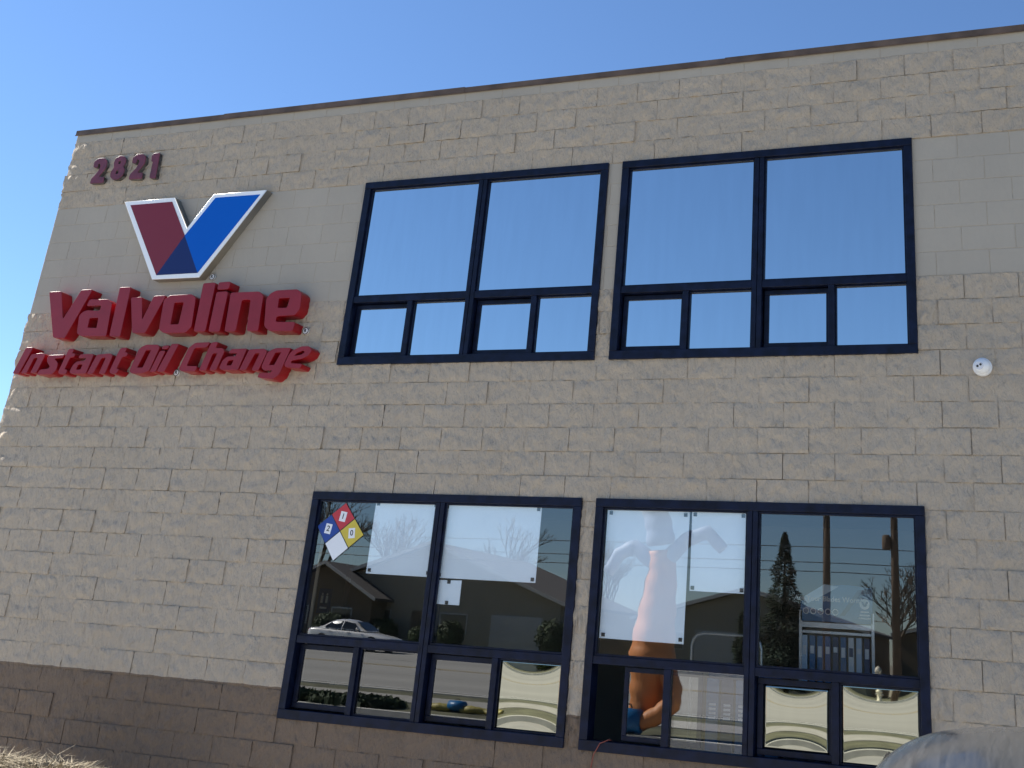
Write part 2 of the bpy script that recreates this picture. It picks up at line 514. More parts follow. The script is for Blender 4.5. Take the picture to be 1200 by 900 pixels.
blocks = []     # (x0, x1, z0, z1, variant or -1, flip)
JOINT = 0.007
for k in range(0, 33):
    z0, z1 = k * C, (k + 1) * C
    if k == 32: z1 = ZCAP
    sm = 22 <= k < 28 or k == 32
    ph = 5.505 if k % 2 == 0 else 5.708
    n0 = math.floor((XL - ph) / W)
    cuts = [XL] + [ph + W * n for n in range(n0 + 1, n0 + 60) if XL + 0.13 < ph + W * n < XR - 0.1] + [XR]
    for a, b in zip(cuts[:-1], cuts[1:]):
        segs = [(a, b)]
        for (oa, ob, oc, od) in OPEN.values():
            if z0 + 0.01 < od and z1 - 0.01 > oc:
                ns = []
                for s, e in segs:
                    if e <= oa or s >= ob: ns.append((s, e)); continue
                    if s < oa - 0.012: ns.append((s, oa))
                    if e > ob + 0.012: ns.append((ob, e))
                segs = ns
        for s, e in segs:
            j = JOINT if not sm else 0.0045
            blocks.append((s + j / 2, e - j / 2, z0 + j / 2, z1 - j / 2, -1 if sm else rng.randrange(18), rng.random() < 0.5))
def area(b):
    c = [to_px((x, 0, z)) for x, z in ((b[0], b[2]), (b[1], b[2]), (b[1], b[3]), (b[0], b[3]))]
    cx = sum(p[0] for p in c) / 4; cy = sum(p[1] for p in c) / 4
    if not (0 < cx < 1200 and 0 < cy < 900): return 0
    return abs(sum(c[i][0] * c[(i + 1) % 4][1] - c[(i + 1) % 4][0] * c[i][1] for i in range(4))) / 2
order = sorted(range(len(blocks)), key=lambda i: -area(blocks[i]))
single = set(order[:300])
bv = {0: [[], []], 1: [[], []]}
for i, (x0, x1, z0, z1, va, fl) in enumerate(blocks):
    cx, cz, sx, sz = (x0 + x1) / 2, (z0 + z1) / 2, x1 - x0, z1 - z0
    r = random.Random(i)
    dy = r.uniform(-0.003, 0.003) if va >= 0 else r.uniform(-0.0006, 0.0006)
    ly = cz
    if i in single:
        o = bpy.data.objects.new('block', SM if va < 0 else VM[va])
        COL.objects.link(o); o.parent = WALL
        o.location = (cx, dy, cz)
        o.scale = (sx if not fl else -sx, 1, sz if r.random() < 0.5 or va < 0 else -sz) if va >= 0 else (sx, 1, sz)
    else:
        V, F = SMOOTH if va < 0 else VARIANTS[va]
        tv, tf = bv[0 if va < 0 else 1]
        n = len(tv)
        fx = -1 if (fl and va >= 0) else 1
        corner = va >= 0 and x0 < XL + 0.02
        for (u, y, w) in V:
            x = cx + u * fx * sx
            yy = y + dy
            z = cz + w * sz
            if corner and u * fx < -0.35:
                x += 0.022 * noise.noise(Vector((3.1, y * 30, z * 14))) + 0.010 * noise.noise(Vector((9.0, y * 80, z * 41))) - 0.006
            tv.append((x, yy, z))
        tf += [tuple(q + n for q in (F_ if fx > 0 else F_[::-1])) for F_ in F]
for key, mt, nm, sm in ((0, 'smooth', 'smooth_blocks', False), (1, 'split', 'split_face_blocks', True)):
    o = obj(nm, mesh_from(bv[key], nm, MAT[mt], sm), None, WALL)
    o['kind'] = 'stuff'

# rest of the shell
MB().box(XL + 0.012, XL + 0.2, 0.205, 12, -0.1, ZCAP - 0.002).build('side_wall', MAT['split'], BLD)
MB().box(XR - 0.2, XR, 0.205, 12, -0.1, ZCAP - 0.002).build('side_wall', MAT['split'], BLD)
MB().box(XL + 0.012, XR, 12.002, 12.2, -0.1, ZCAP).build('rear_wall', MAT['split'], BLD)
MB().box(XL + 0.21, XR - 0.21, 0.205, 12, 5.9, 6.1).build('roof_deck', MAT['roofing'], BLD)
MB().box(XL + 0.21, XR - 0.21, 0.205, 11.9, 3.05, 3.15).build('ceiling', MAT['plaster'], BLD)
MB().box(XL + 0.21, XR - 0.21, 0.205, 11.9, -0.05, 0.08).build('shop_floor', MAT['int_dark'], BLD)
MB().box(XL + 0.21, XR - 0.21, 5.2, 5.3, 0.081, 3.049).build('partition_wall', MAT['plaster'], BLD)
MB().box(-0.52, -0.14, 0.205, 0.50, 0.082, 3.048).build('wall_pier', MAT['plaster'], BLD)
MB().box(-2.2, -0.53, 1.55, 1.65, 0.083, 3.047).build('inner_wall', MAT['int_dark'], BLD)
# coping: lapped lengths of folded metal
cuts = [XL - 0.02, -1.86, 1.02, 3.75, 6.5, 9.2, XR]
for i, (a, b) in enumerate(zip(cuts[:-1], cuts[1:])):
    d = 0.004 if i % 2 else 0.0
    mb = MB()
    mb.box(a - (0.05 if i else 0), b, -0.020 - d, 0.225 + d, ZCAP + 0.034 + d, ZCAP + 0.048 + d)
    mb.box(a - (0.05 if i else 0), b, -0.0205 - d, -0.0165 - d, ZCAP - 0.012, ZCAP + 0.034 + d)
    mb.box(a - (0.05 if i else 0), b, -0.0290 - d, -0.0165 - d, ZCAP - 0.018 + 0.001 * i, ZCAP - 0.012)
    mb.build('coping', MAT['coping'], BLD)

# ------------------------------------------------------------------ windows
FY0, FY1 = -0.034, 0.11
def pane(name, x0, x1, z0, z1, y, material, parent, bulge=0.0, tilt=0.0):
    n = 20 if bulge else 1
    v = []; f = []
    for yy, s in ((0.0, 1), (0.006, 1)):
        for j in range(n + 1):
            for i in range(n + 1):
                u, w = i / n * 2 - 1, j / n * 2 - 1
                v.append((x0 + (x1 - x0) * i / n, y + yy - bulge * (1 - u * u) * (1 - w * w) + tilt * w, z0 + (z1 - z0) * j / n))
    q = (n + 1) * (n + 1)
    for j in range(n):
        for i in range(n):
            a = j * (n + 1) + i
            f.append((a, a + 1, a + n + 2, a + n + 1))
            f.append((q + a, q + a + n + 1, q + a + n + 2, q + a + 1))
    e = [i for i in range(n + 1)] + [j * (n + 1) + n for j in range(1, n + 1)] + [n * (n + 1) + i for i in range(n - 1, -1, -1)] + [j * (n + 1) for j in range(n - 1, 0, -1)]
    for a, b in zip(e, e[1:] + e[:1]):
        f.append((b, a, q + a, q + b))
    me = bpy.data.meshes.new(name); me.from_pydata(v, [], f)
    me.materials.append(material)
    if material in (MAT['clear'], MAT['half']):
        me.materials.append(MAT['back'])
        me.polygons.foreach_set('material_index', [0 if (k < 2 * n * n and k % 2 == 0) else 1 for k in range(len(f))])
    if bulge:
        me.polygons.foreach_set('use_smooth', [True] * (2 * n * n) + [False] * len(e))
    me.update()
    return obj(name, me, material, parent)
def rect_frame(name, x0, x1, z0, z1, w, y0, y1, parent, material, wb=None, bevel=0.004):
    wb = wb or w
    mb = MB()
    mb.box(x0, x0 + w, y0, y1, z0 + wb + 0.0005, z1 - w - 0.0005); mb.box(x1 - w, x1, y0, y1, z0 + wb + 0.0005, z1 - w - 0.0005)
    mb.box(x0, x1, y0 - 0.0015, y1, z1 - w, z1); mb.box(x0, x1, y0 - 0.0015, y1, z0, z0 + wb)
    return mb.build(name, material, parent, bevel=bevel)
def window(key, zt, stiles, kinds, label, slid=None):
    x0, x1, z0, z1, xm = WINS[key]
    fw = 0.068
    win = rect_frame('window', x0, x1, z0, z1, fw, FY0, FY1, BLD, MAT['navy'], 0.075)
    win['label'] = label
    mw, tw = 0.042, 0.030
    MB().box(xm - mw, xm - 0.003, FY0 + 0.004, FY1, z0 + 0.075, z1 - fw).box(xm + 0.003, xm + mw, FY0 + 0.004, FY1, z0 + 0.075, z1 - fw).box(xm - 0.003, xm + 0.003, FY0 + 0.012, FY1, z0 + 0.075, z1 - fw).build('mullion', MAT['navy'], win, bevel=0.003)
    halves = ((x0 + fw, xm - mw, stiles[0]), (xm + mw, x1 - fw, stiles[1]))
    for h, (a, b, st) in enumerate(halves):
        MB().box(a, b, FY0 + 0.008, FY1, zt - tw, zt + tw).build('transom', MAT['navy'], win, bevel=0.003)
        # big fixed light
        pane('pane', a, b, zt + tw, z1 - fw, 0.010, MAT[kinds[h][0]], win, tilt=rng.uniform(-.0010, .0010) if key[0] == 'u' else 0.0)
        g = 0.016   # glazing bead
        rect_frame('glazing_bead', a, b, zt + tw, z1 - fw, g, -0.010, 0.009, win, MAT['navy'], bevel=0.002)
        zb, zc = z0 + 0.075, zt - tw
        if slid and h == slid[0]:
            s0, s1, meet = slid[1:]
            rect_frame('sash', s0, s1, zb + 0.012, zc - 0.006, 0.036, 0.034, 0.060, win, MAT['navy'], bevel=0.003)
            pane('pane', s0 + 0.036, s1 - 0.036, zb + 0.048, zc - 0.042, 0.046, MAT[kinds[h][1]], win)
            MB().box(meet - 0.028, meet + 0.028, FY0 + 0.012, 0.030, zb, zc).build('stile', MAT['navy'], win, bevel=0.003)
            pane('pane', meet + 0.028, b, zb, zc, 0.016, MAT[kinds[h][2]], win)
            continue
        MB().box(st - 0.026, st + 0.026, FY0 + 0.012, FY1, zb, zc).build('stile', MAT['navy'], win, bevel=0.003)
        # sliding sash on the left, set deeper in the track
        rect_frame('sash', a + 0.010, st - 0.010, zb + 0.012, zc - 0.008, 0.042, 0.040, 0.070, win, MAT['navy'], bevel=0.003)
        pane('pane', a + 0.052, st - 0.052, zb + 0.054, zc - 0.050, 0.052, MAT[kinds[h][1]], win, bulge=0.0013 if kinds[h][1] == 'mirror_warm' else 0.0)
        rect_frame('glazing_bead', st + 0.026, b, zb, zc, 0.014, 0.006, 0.024, win, MAT['navy'], bevel=0.002)
        pane('pane', st + 0.026, b, zb, zc, 0.026, MAT[kinds[h][2]], win, bulge=0.0015 if kinds[h][2] == 'mirror_warm' else 0.0)
    return win
window('u1', 4.470, (0.735, 2.005), (('mirror',) * 3, ('mirror',) * 3), 'upper window nearer the lettering, all panes reflecting blue sky')
window('u2', 4.457, (3.425, 4.668), (('mirror',) * 3, ('mirror',) * 3), 'upper window farther from the lettering, all panes reflecting blue sky')
window('l1', 1.428, (0.690, 1.978), (('clear', 'half', 'half'), ('clear', 'half', 'mirror_warm')), 'lower window with the hazard diamond')
window('l2', 1.442, (3.42, 4.690), (('clear', 'half', 'clear'), ('clear', 'mirror_warm', 'mirror_warm')), 'lower window with one sash slid open', slid=(0, 3.065, 3.690, 3.424))
GLYPHS=[
('v','V',[[[-3.595,4.661],[-3.425,4.66],[-3.308,4.348],[-3.154,4.666],[-3.006,4.664],[-3.22,4.14],[-3.377,4.151]]]),
('v','a',[[[-3.013,4.555],[-2.769,4.548],[-2.702,4.507],[-2.675,4.149],[-3.008,4.158],[-3.072,4.191],[-3.099,4.382],[-3.058,4.424],[-3.009,4.436],[-2.84,4.426],[-2.836,4.483],[-3.031,4.482]],[[-2.95,4.35],[-2.836,4.35],[-2.827,4.241],[-2.948,4.247]]]),
('v','l',[[[-2.648,4.672],[-2.503,4.669],[-2.494,4.138],[-2.634,4.148]]]),
('v','v',[[[-2.469,4.555],[-2.328,4.555],[-2.259,4.308],[-2.175,4.56],[-2.024,4.56],[-2.184,4.168],[-2.349,4.173]]]),
('v','o',[[[-1.976,4.558],[-1.705,4.56],[-1.645,4.522],[-1.622,4.218],[-1.678,4.159],[-1.952,4.162],[-2.019,4.201],[-2.039,4.515]],[[-1.897,4.477],[-1.782,4.477],[-1.787,4.249],[-1.888,4.249]]]),
('v','l',[[[-1.589,4.67],[-1.437,4.672],[-1.441,4.165],[-1.581,4.166]]]),
('v','i',[[[-1.402,4.571],[-1.263,4.571],[-1.269,4.157],[-1.403,4.161]]]),
('v','dot',[[[-1.399,4.671],[-1.254,4.673],[-1.263,4.594],[-1.403,4.593]]]),
('v','n',[[[-1.227,4.556],[-0.89,4.555],[-0.833,4.513],[-0.815,4.151],[-0.952,4.157],[-0.973,4.474],[-1.076,4.475],[-1.078,4.156],[-1.209,4.156]]]),
('v','e',[[[-0.754,4.528],[-0.689,4.557],[-0.445,4.559],[-0.389,4.513],[-0.379,4.358],[-0.422,4.298],[-0.632,4.293],[-0.632,4.237],[-0.404,4.23],[-0.418,4.139],[-0.686,4.147],[-0.754,4.198],[-0.79,4.473]],[[-0.642,4.474],[-0.515,4.475],[-0.53,4.376],[-0.636,4.377]]]),
('i','I',[[[-3.711,4.054],[-3.611,4.054],[-3.717,3.775],[-3.802,3.777]]]),
('i','n',[[[-3.61,3.981],[-3.462,3.99],[-3.42,3.968],[-3.482,3.779],[-3.562,3.778],[-3.51,3.942],[-3.562,3.941],[-3.614,3.776],[-3.689,3.777]]]),
('i','s',[[[-3.362,3.965],[-3.163,3.967],[-3.176,3.934],[-3.287,3.927],[-3.224,3.882],[-3.221,3.811],[-3.267,3.762],[-3.467,3.761],[-3.444,3.814],[-3.336,3.822],[-3.317,3.844],[-3.373,3.894],[-3.386,3.94]]]),
('i','t',[[[-3.122,4.026],[-3.053,4.027],[-3.068,3.976],[-3.02,3.976],[-3.03,3.937],[-3.078,3.936],[-3.116,3.809],[-3.073,3.807],[-3.083,3.76],[-3.162,3.761],[-3.191,3.782],[-3.138,3.977]]]),
('i','a',[[[-2.955,3.967],[-2.777,3.966],[-2.822,3.762],[-3.008,3.761],[-3.041,3.783],[-3.016,3.856],[-2.976,3.891],[-2.878,3.898],[-2.863,3.927],[-2.97,3.924]],[[-2.949,3.858],[-2.891,3.86],[-2.903,3.806],[-2.961,3.805]]]),
('i','n',[[[-2.736,3.958],[-2.563,3.967],[-2.529,3.945],[-2.576,3.755],[-2.653,3.756],[-2.61,3.924],[-2.663,3.923],[-2.73,3.757],[-2.807,3.758]]]),
('i','t',[[[-2.447,4.02],[-2.367,4.025],[-2.382,3.971],[-2.341,3.972],[-2.349,3.932],[-2.402,3.927],[-2.442,3.805],[-2.406,3.803],[-2.431,3.753],[-2.501,3.757],[-2.524,3.782],[-2.471,3.97]]]),
('i','O',[[[-2.19,4.025],[-2.127,4.048],[-1.988,4.044],[-1.957,4.016],[-2.026,3.778],[-2.099,3.756],[-2.231,3.753],[-2.273,3.778],[-2.22,3.991]],[[-2.121,3.989],[-2.058,3.992],[-2.115,3.814],[-2.184,3.813]]]),
('i','i',[[[-1.944,3.98],[-1.876,3.981],[-1.944,3.766],[-2.017,3.765]]]),
('i','dot',[[[-1.919,4.032],[-1.841,4.035],[-1.857,3.996],[-1.93,3.996]]]),
('i','l',[[[-1.82,4.047],[-1.728,4.049],[-1.837,3.767],[-1.929,3.768]]]),
('i','C',[[[-1.531,4.053],[-1.355,4.055],[-1.383,4.002],[-1.529,3.997],[-1.579,3.82],[-1.448,3.816],[-1.463,3.764],[-1.627,3.766],[-1.666,3.79],[-1.6,4.003]]]),
('i','h',[[[-1.34,4.051],[-1.257,4.056],[-1.278,3.993],[-1.193,3.991],[-1.16,3.961],[-1.219,3.77],[-1.299,3.769],[-1.241,3.941],[-1.295,3.94],[-1.337,3.769],[-1.423,3.767]]]),
('i','a',[[[-1.09,3.978],[-0.903,3.981],[-0.963,3.768],[-1.153,3.771],[-1.187,3.798],[-1.161,3.871],[-1.116,3.905],[-1.02,3.907],[-1.009,3.936],[-1.111,3.937]],[[-1.092,3.866],[-1.033,3.87],[-1.05,3.818],[-1.108,3.817]]]),
('i','n',[[[-0.877,3.97],[-0.7,3.974],[-0.663,3.945],[-0.726,3.762],[-0.806,3.763],[-0.745,3.931],[-0.8,3.93],[-0.871,3.766],[-0.947,3.766]]]),
('i','g',[[[-0.624,3.96],[-0.567,3.977],[-0.401,3.975],[-0.482,3.719],[-0.544,3.674],[-0.723,3.694],[-0.709,3.738],[-0.588,3.736],[-0.567,3.761],[-0.665,3.761],[-0.699,3.795],[-0.66,3.929]],[[-0.569,3.932],[-0.503,3.934],[-0.556,3.813],[-0.616,3.812]]]),
('i','e',[[[-0.38,3.949],[-0.281,3.988],[-0.198,3.986],[-0.161,3.949],[-0.192,3.898],[-0.245,3.869],[-0.372,3.849],[-0.373,3.825],[-0.241,3.817],[-0.262,3.774],[-0.418,3.785],[-0.445,3.811],[-0.409,3.913]],[[-0.322,3.927],[-0.255,3.946],[-0.236,3.93],[-0.276,3.905],[-0.348,3.897]]]),
('logo','border',[[[-2.911,5.665],[-2.246,5.667],[-1.993,5.303],[-1.74,5.667],[-1.077,5.668],[-1.701,4.752],[-2.296,4.756]]]),
('logo','red',[[[-2.817,5.619],[-2.262,5.62],[-1.996,5.223],[-2.249,4.799]]]),
('logo','dark',[[[-1.996,5.223],[-1.727,4.8],[-2.249,4.799]]]),
('logo','blue',[[[-1.703,5.625],[-1.146,5.621],[-1.727,4.8],[-1.996,5.223]]]),
('num','2',[[[-3.541,6.151],[-3.546,6.221],[-3.495,6.258],[-3.414,6.255],[-3.359,6.212],[-3.349,6.138],[-3.38,6.086],[-3.425,6.025],[-3.343,6.019],[-3.339,5.946],[-3.529,5.949],[-3.529,6.007],[-3.454,6.096],[-3.439,6.151],[-3.449,6.183],[-3.475,6.191],[-3.478,6.139]]]),
('num','8',[[[-3.248,6.232],[-3.194,6.262],[-3.132,6.253],[-3.09,6.207],[-3.09,6.152],[-3.109,6.124],[-3.076,6.085],[-3.082,6.019],[-3.131,5.973],[-3.206,5.969],[-3.262,6.01],[-3.271,6.071],[-3.239,6.119],[-3.26,6.179]],[[-3.192,6.197],[-3.161,6.197],[-3.161,6.161],[-3.189,6.158]],[[-3.194,6.083],[-3.163,6.084],[-3.162,6.041],[-3.196,6.041]]]),
('num','2',[[[-2.999,6.157],[-3.002,6.226],[-2.953,6.261],[-2.874,6.259],[-2.821,6.216],[-2.813,6.143],[-2.844,6.092],[-2.889,6.032],[-2.809,6.026],[-2.806,5.954],[-2.991,5.957],[-2.989,6.014],[-2.915,6.101],[-2.9,6.157],[-2.909,6.187],[-2.935,6.196],[-2.938,6.144]]]),
('num','1',[[[-2.744,6.225],[-2.711,6.252],[-2.637,6.25],[-2.616,5.94],[-2.705,5.953],[-2.71,6.15],[-2.732,6.152]]]),
]
# ------------------------------------------------------------------ signs on the wall
def centre(p):
    return sum(q[0] for q in p) / len(p), sum(q[1] for q in p) / len(p)
def letter_sign(word, name, label, cat, depth, face_m, ret_m, rad, partname):
    items = [g for g in GLYPHS if g[0] == word]
    xs_ = [q[0] for g in items for q in g[2][0]]; zs_ = [q[1] for g in items for q in g[2][0]]
    ox, oz = (min(xs_) + max(xs_)) / 2, min(zs_)
    root = thing(name, label, cat, (ox, -0.02, oz))
    last = None
    for w, ch, polys in items:
        P = [fillet([(x - ox, z - oz) for x, z in p], rad if i == 0 else rad * 0.5) for i, p in enumerate(polys)]
        par = root
        nm = partname if ch != 'dot' else 'letter_dot'
        body = extrude_poly(nm, P, -depth + 0.02 + 0.008, 0.018, ret_m, root if ch != 'dot' else (last if last else root))
        f = extrude_poly('face', P, -depth + 0.02, -depth + 0.02 + 0.0075, face_m, body if ch != 'dot' else last, bevel=0.002)
        if ch != 'dot': last = body
    return root
letter_sign('v', 'lettering_sign', 'large upright red channel letters reading Valvoline, under the V emblem', 'sign', 0.155, MAT['letter_red'], MAT['return_red'], 0.022, 'letter')
letter_sign('i', 'lettering_sign', 'small slanted red channel letters reading Instant Oil Change, lowest on the wall', 'sign', 0.155, MAT['letter_red'], MAT['return_red'], 0.018, 'letter')
letter_sign('num', 'address_number', 'worn maroon digits 2821 near the top corner of the wall', 'address number', 0.06, MAT['digit'], MAT['digit_side'], 0.018, 'digit')
# V emblem
em = {g[1]: g[2][0] for g in GLYPHS if g[0] == 'logo'}
ox, oz = centre(em['border']); oz = min(q[1] for q in em['border'])
LG = thing('emblem_sign', 'big V shaped emblem, red and blue with a pale border', 'sign', (ox, -0.02, oz))
sh = lambda p: [(x - ox, z - oz) for x, z in p]
extrude_poly('return', [sh(em['border'])], -0.078, 0.018, MAT['logo_return'], LG)
extrude_poly('border', [sh(em['border'])], -0.090, -0.0785, MAT['trim'], LG, bevel=0.003)
for k, mt in (('red', 'logo_red'), ('blue', 'logo_blue'), ('dark', 'logo_dark')):
    extrude_poly('panel', [sh(em[k])], -0.094, -0.0905, MAT[mt], LG)
# registered marks: small white discs fixed to the wall
for (x, z, lb) in ((-1.61, 4.78, 'small round registered mark just under the V emblem'), (-0.365, 4.175, 'small round registered mark after the last letter of the large lettering'), (-1.80, 3.786, 'small round registered mark between the second and third small words')):
    t = thing('registered_mark', lb, 'sign', (x, -0.026, z), group='registered marks on the wall')
    MB().lathe([(0.034, 0.012), (0.034, 0.0), (0.030, -0.003)], 20, 'y').build('disc', MAT['white'], t)
    mb = MB()
    for k in range(24):
        pass
    MB().lathe([(0.0345, -0.001), (0.0345, -0.0055), (0.028, -0.0055), (0.028, -0.001)], 24, 'y').build('ring', MAT['coping'], t)
    text_obj('letter', 'R', 0.048, MAT['black'], t, (0, -0.0075, 0), 0.002)

# security camera (dome) right of the upper windows
SCM = thing('security_camera', 'white dome security camera on the wall right of the upper windows', 'security camera', (5.815, -0.012, 3.715))
MB().lathe([(0.070, 0.004), (0.072, -0.012), (0.068, -0.034), (0.062, -0.040)], 32, 'y').build('base', MAT['white'], SCM, smooth=True, bevel=0.002)
prof = [(0.0605 * math.cos(a), -0.0405 - 0.052 * math.sin(a)) for a in [i * math.pi / 2 / 10 for i in range(10)]] + [(0.004, -0.0927)]
MB().lathe(prof, 32, 'y').build('dome', MAT['white'], SCM, smooth=True)
aim = Vector((-0.35, -0.85, -0.12)).normalized()
lens_c = Vector((0, -0.0405, 0)) + Vector((aim.x * 0.052, aim.y * 0.046, aim.z * 0.052))
fp = MB(); 
def disc_tube(name, c, r, d, mt, par):
    MB().tube([c - aim * d, c + aim * d], [r, r], 20).build(name, mt, par)
disc_tube('lens_plate', lens_c, 0.030, 0.006, mat('pale_lens_plate', (0.62, 0.63, 0.68), 0.25), SCM)
for dx in (-0.0125, 0.0125):
    side = aim.cross(Vector((0, 0, 1))).normalized()
    disc_tube('lens', lens_c + side * dx + Vector((0, 0, 0.004 + dx * -0.4)) + aim * 0.0055, 0.0095, 0.003, MAT['black'], SCM)

# ------------------------------------------------------------------ sheets and stickers on the lower windows
def sheet_poster(name, pts, label, cat, pads, y=0.026, group=None):
    kk = (y - CAM_POS.y) / (0.06 - CAM_POS.y)
    mv = lambda p: (CAM_POS.x + (p[0] - CAM_POS.x) * kk, CAM_POS.z + (p[1] - CAM_POS.z) * kk)
    pts = [mv(p) for p in pts]; pads = [mv(p) for p in pads]
    cx, cz = centre(pts); cz = min(p[1] for p in pts)
    root = thing(name, label, cat, (cx, y, cz), group=group)
    P = [(x - cx, z - cz) for x, z in pts]
    extrude_poly('sheet', [P], -0.001, 0.001, MAT['poster'], root)
    for (x, z) in pads:
        MB().box(x - cx - 0.014, x - cx + 0.014, -0.0065, -0.0012, z - cz - 0.014, z - cz + 0.014).build('corner_pad', MAT['pad'], root)
def rect(x0, x1, z0, z1, j=0.006):
    r = random.Random(int(x0 * 1000))
    return [(x0 + r.uniform(-j, j), z1 + r.uniform(-j, j)), (x1 + r.uniform(-j, j), z1 + r.uniform(-j, j)), (x1 + r.uniform(-j, j), z0 + r.uniform(-j, j)), (x0 + r.uniform(-j, j), z0 + r.uniform(-j, j))]
def corner_pads(x0, x1, z0, z1, d=0.028):
    return [(x0 + d, z0 + d), (x1 - d, z0 + d), (x0 + d, z1 - d), (x1 - d, z1 - d)]
g_ = 'white sheets in the lower windows'
sheet_poster('poster', rect(0.632, 1.262, 1.995, 2.612), 'white sheet with black corner pads beside the hazard diamond', 'poster', corner_pads(0.632, 1.262, 1.995, 2.612), group=g_)
sheet_poster('poster', rect(1.318, 2.235, 1.985, 2.604), 'widest white sheet, in the same window as the hazard diamond', 'poster', corner_pads(1.318, 2.235, 1.985, 2.604), group=g_)
sheet_poster('notice', rect(1.318, 1.563, 1.776, 1.974), 'small square white notice under the widest sheet', 'notice', [(1.445, 1.960), (1.445, 1.795)], group=g_)
sheet_poster('poster', rect(2.829, 3.520, 1.600, 2.592), 'tallest white sheet, in the window with the open sash', 'poster', corner_pads(2.829, 3.520, 1.600, 2.592), group=g_)
sheet_poster('poster', rect(3.543, 3.992, 1.985, 2.598), 'narrow white sheet hung right beside the tallest one', 'poster', corner_pads(3.543, 3.992, 1.985, 2.598), group=g_)
# hazard diamond on the outer face of the glass
HD = thing('hazard_diamond', 'red, blue, yellow and white hazard diamond stuck on the glass', 'hazard sign', (0.338, 0.0055, 2.330))
T_, R_, B_, L_ = Vector((0.022, 0.252)), Vector((0.251, -0.021)), Vector((-0.024, -0.252)), Vector((-0.242, 0.040))
extrude_poly('backing', [[tuple(p) for p in (T_, R_, B_, L_)]], -0.001, 0.001, MAT['black'], HD)
mid = lambda a, b: (a + b) / 2
c0 = (T_ + R_ + B_ + L_) / 4
for (p, a, b, mt, tx) in ((T_, L_, R_, 'haz_red', '1'), (L_, T_, B_, 'haz_blue', '2'), (R_, T_, B_, 'haz_yellow', '0'), (B_, L_, R_, 'haz_white', None)):
    q = [c0, mid(a, p), p, mid(p, b)]
    cc = sum(q, Vector((0, 0))) / 4
    q = [cc + (v - cc) * 0.955 for v in q]
    pn = extrude_poly('quadrant', [[tuple(v) for v in q]], -0.0022, -0.0012, MAT[mt], HD)
    if tx:
        rr = -0.16 if tx != '0' else 0.1
        cs, sn = math.cos(rr), math.sin(rr)
        tg = [(cc.x + x * cs - z * sn, cc.y + x * sn + z * cs) for x, z in ((-0.032, -0.043), (0.032, -0.043), (0.032, 0.043), (-0.032, 0.043))]
        extrude_poly('tag', [tg], -0.0034, -0.0024, MAT['haz_white'], pn)
        text_obj('numeral', tx, 0.066, MAT['black'], pn, (cc.x, -0.0042, cc.y), 0.001, rot=rr)
# small sticker across the slid sash
st = MB().box(-0.042, 0.042, -0.0015, 0.0015, -0.012, 0.012).build('sticker', MAT['haz_white'])
st.location = (3.440, -0.0165, 1.437); st.rotation_euler = (0, -0.65, 0)
tag(st, 'small pale strip stuck on the frame above the open sash', 'sticker')
# cable out of the open window
mb = MB().tube([(3.0, 0.02, 0.882), (2.99, -0.03, 0.888), (2.93, -0.05, 0.86), (2.88, -0.035, 0.78), (2.85, -0.03, 0.62), (2.84, -0.03, 0.30), (2.84, -0.03, 0.0)], 0.004, 6)
o = mb.build('cable', mat('red_cable', (0.25, 0.06, 0.04), 0.5), smooth=True)
tag(o, 'thin reddish cable hanging out of the open window over the sill', 'cable')
# ------------------------------------------------------------------ inside the shop, seen through the lower glass
MAT['steel'] = mat('brushed_tube', (0.55, 0.56, 0.58), 0.3, metal=0.6)
MAT['disp_blue'] = mat('display_blue', (0.05, 0.16, 0.34), 0.5, noise_amt=0.2, noise_scale=5)
MAT['disp_pale'] = mat('display_pale', (0.55, 0.68, 0.82), 0.5)
MAT['disp_navy'] = mat('display_navy', (0.02, 0.05, 0.14), 0.5)
DR = thing('display_rack', 'wiper blade display rack with arched blue header behind the right lower pane', 'display rack', (4.51, 1.2, 0.08))
for s in (-1, 1):
    MB().box(s * 0.30 - 0.012, s * 0.30 + 0.012, -0.012, 0.012, 0, 1.86).build('post', MAT['steel'], DR)
arc = [(-0.30, 1.775)] + [(0.30, 1.775), (0.30, 2.06)] + [(0.30 - 0.60 * t, 2.06 - 0.13 * t + 0.11 * math.sin(math.pi * min(1, t * 1.05)) * (0.4 + 0.6 * t)) for t in [i / 12 for i in range(1, 13)]]
hd = extrude_poly('header', [arc], -0.012, 0.0, MAT['disp_blue'], DR)
extrude_poly('swoosh', [[(0.03, 1.83), (0.07, 1.83), (0.20, 2.00), (0.295, 2.02), (0.295, 2.055), (0.18, 2.04)]], -0.0145, -0.0125, MAT['disp_navy'], hd)
extrude_poly('swoosh', [[(-0.27, 1.90), (-0.10, 1.99), (0.02, 2.06), (-0.10, 2.075), (-0.27, 1.97)]], -0.0145, -0.0125, MAT['disp_pale'], hd)
text_obj('headline', 'Are Your Blades Worn?', 0.058, MAT['white'], hd, (-0.07, -0.0165, 1.955), 0.001)
for k in range(5):
    MB().lathe([(0.026, 0), (0.026, -0.002)], 16, 'y', (-0.255 + 0.062 * k, -0.0128, 1.855)).build('icon', MAT['white'], hd)
    MB().lathe([(0.019, 0), (0.019, -0.002)], 16, 'y', (-0.255 + 0.062 * k, -0.0152, 1.855)).build('icon_centre', MAT['disp_navy'], hd)
MB().lathe([(0.042, 0), (0.042, -0.002)], 20, 'y', (0.235, -0.0128, 1.93)).build('badge', MAT['white'], hd)
extrude_poly('badge_mark', [[(0.205, 1.95), (0.225, 1.95), (0.236, 1.925), (0.247, 1.95), (0.267, 1.95), (0.245, 1.91), (0.228, 1.91)]], -0.0175, -0.0155, MAT['disp_navy'], hd)
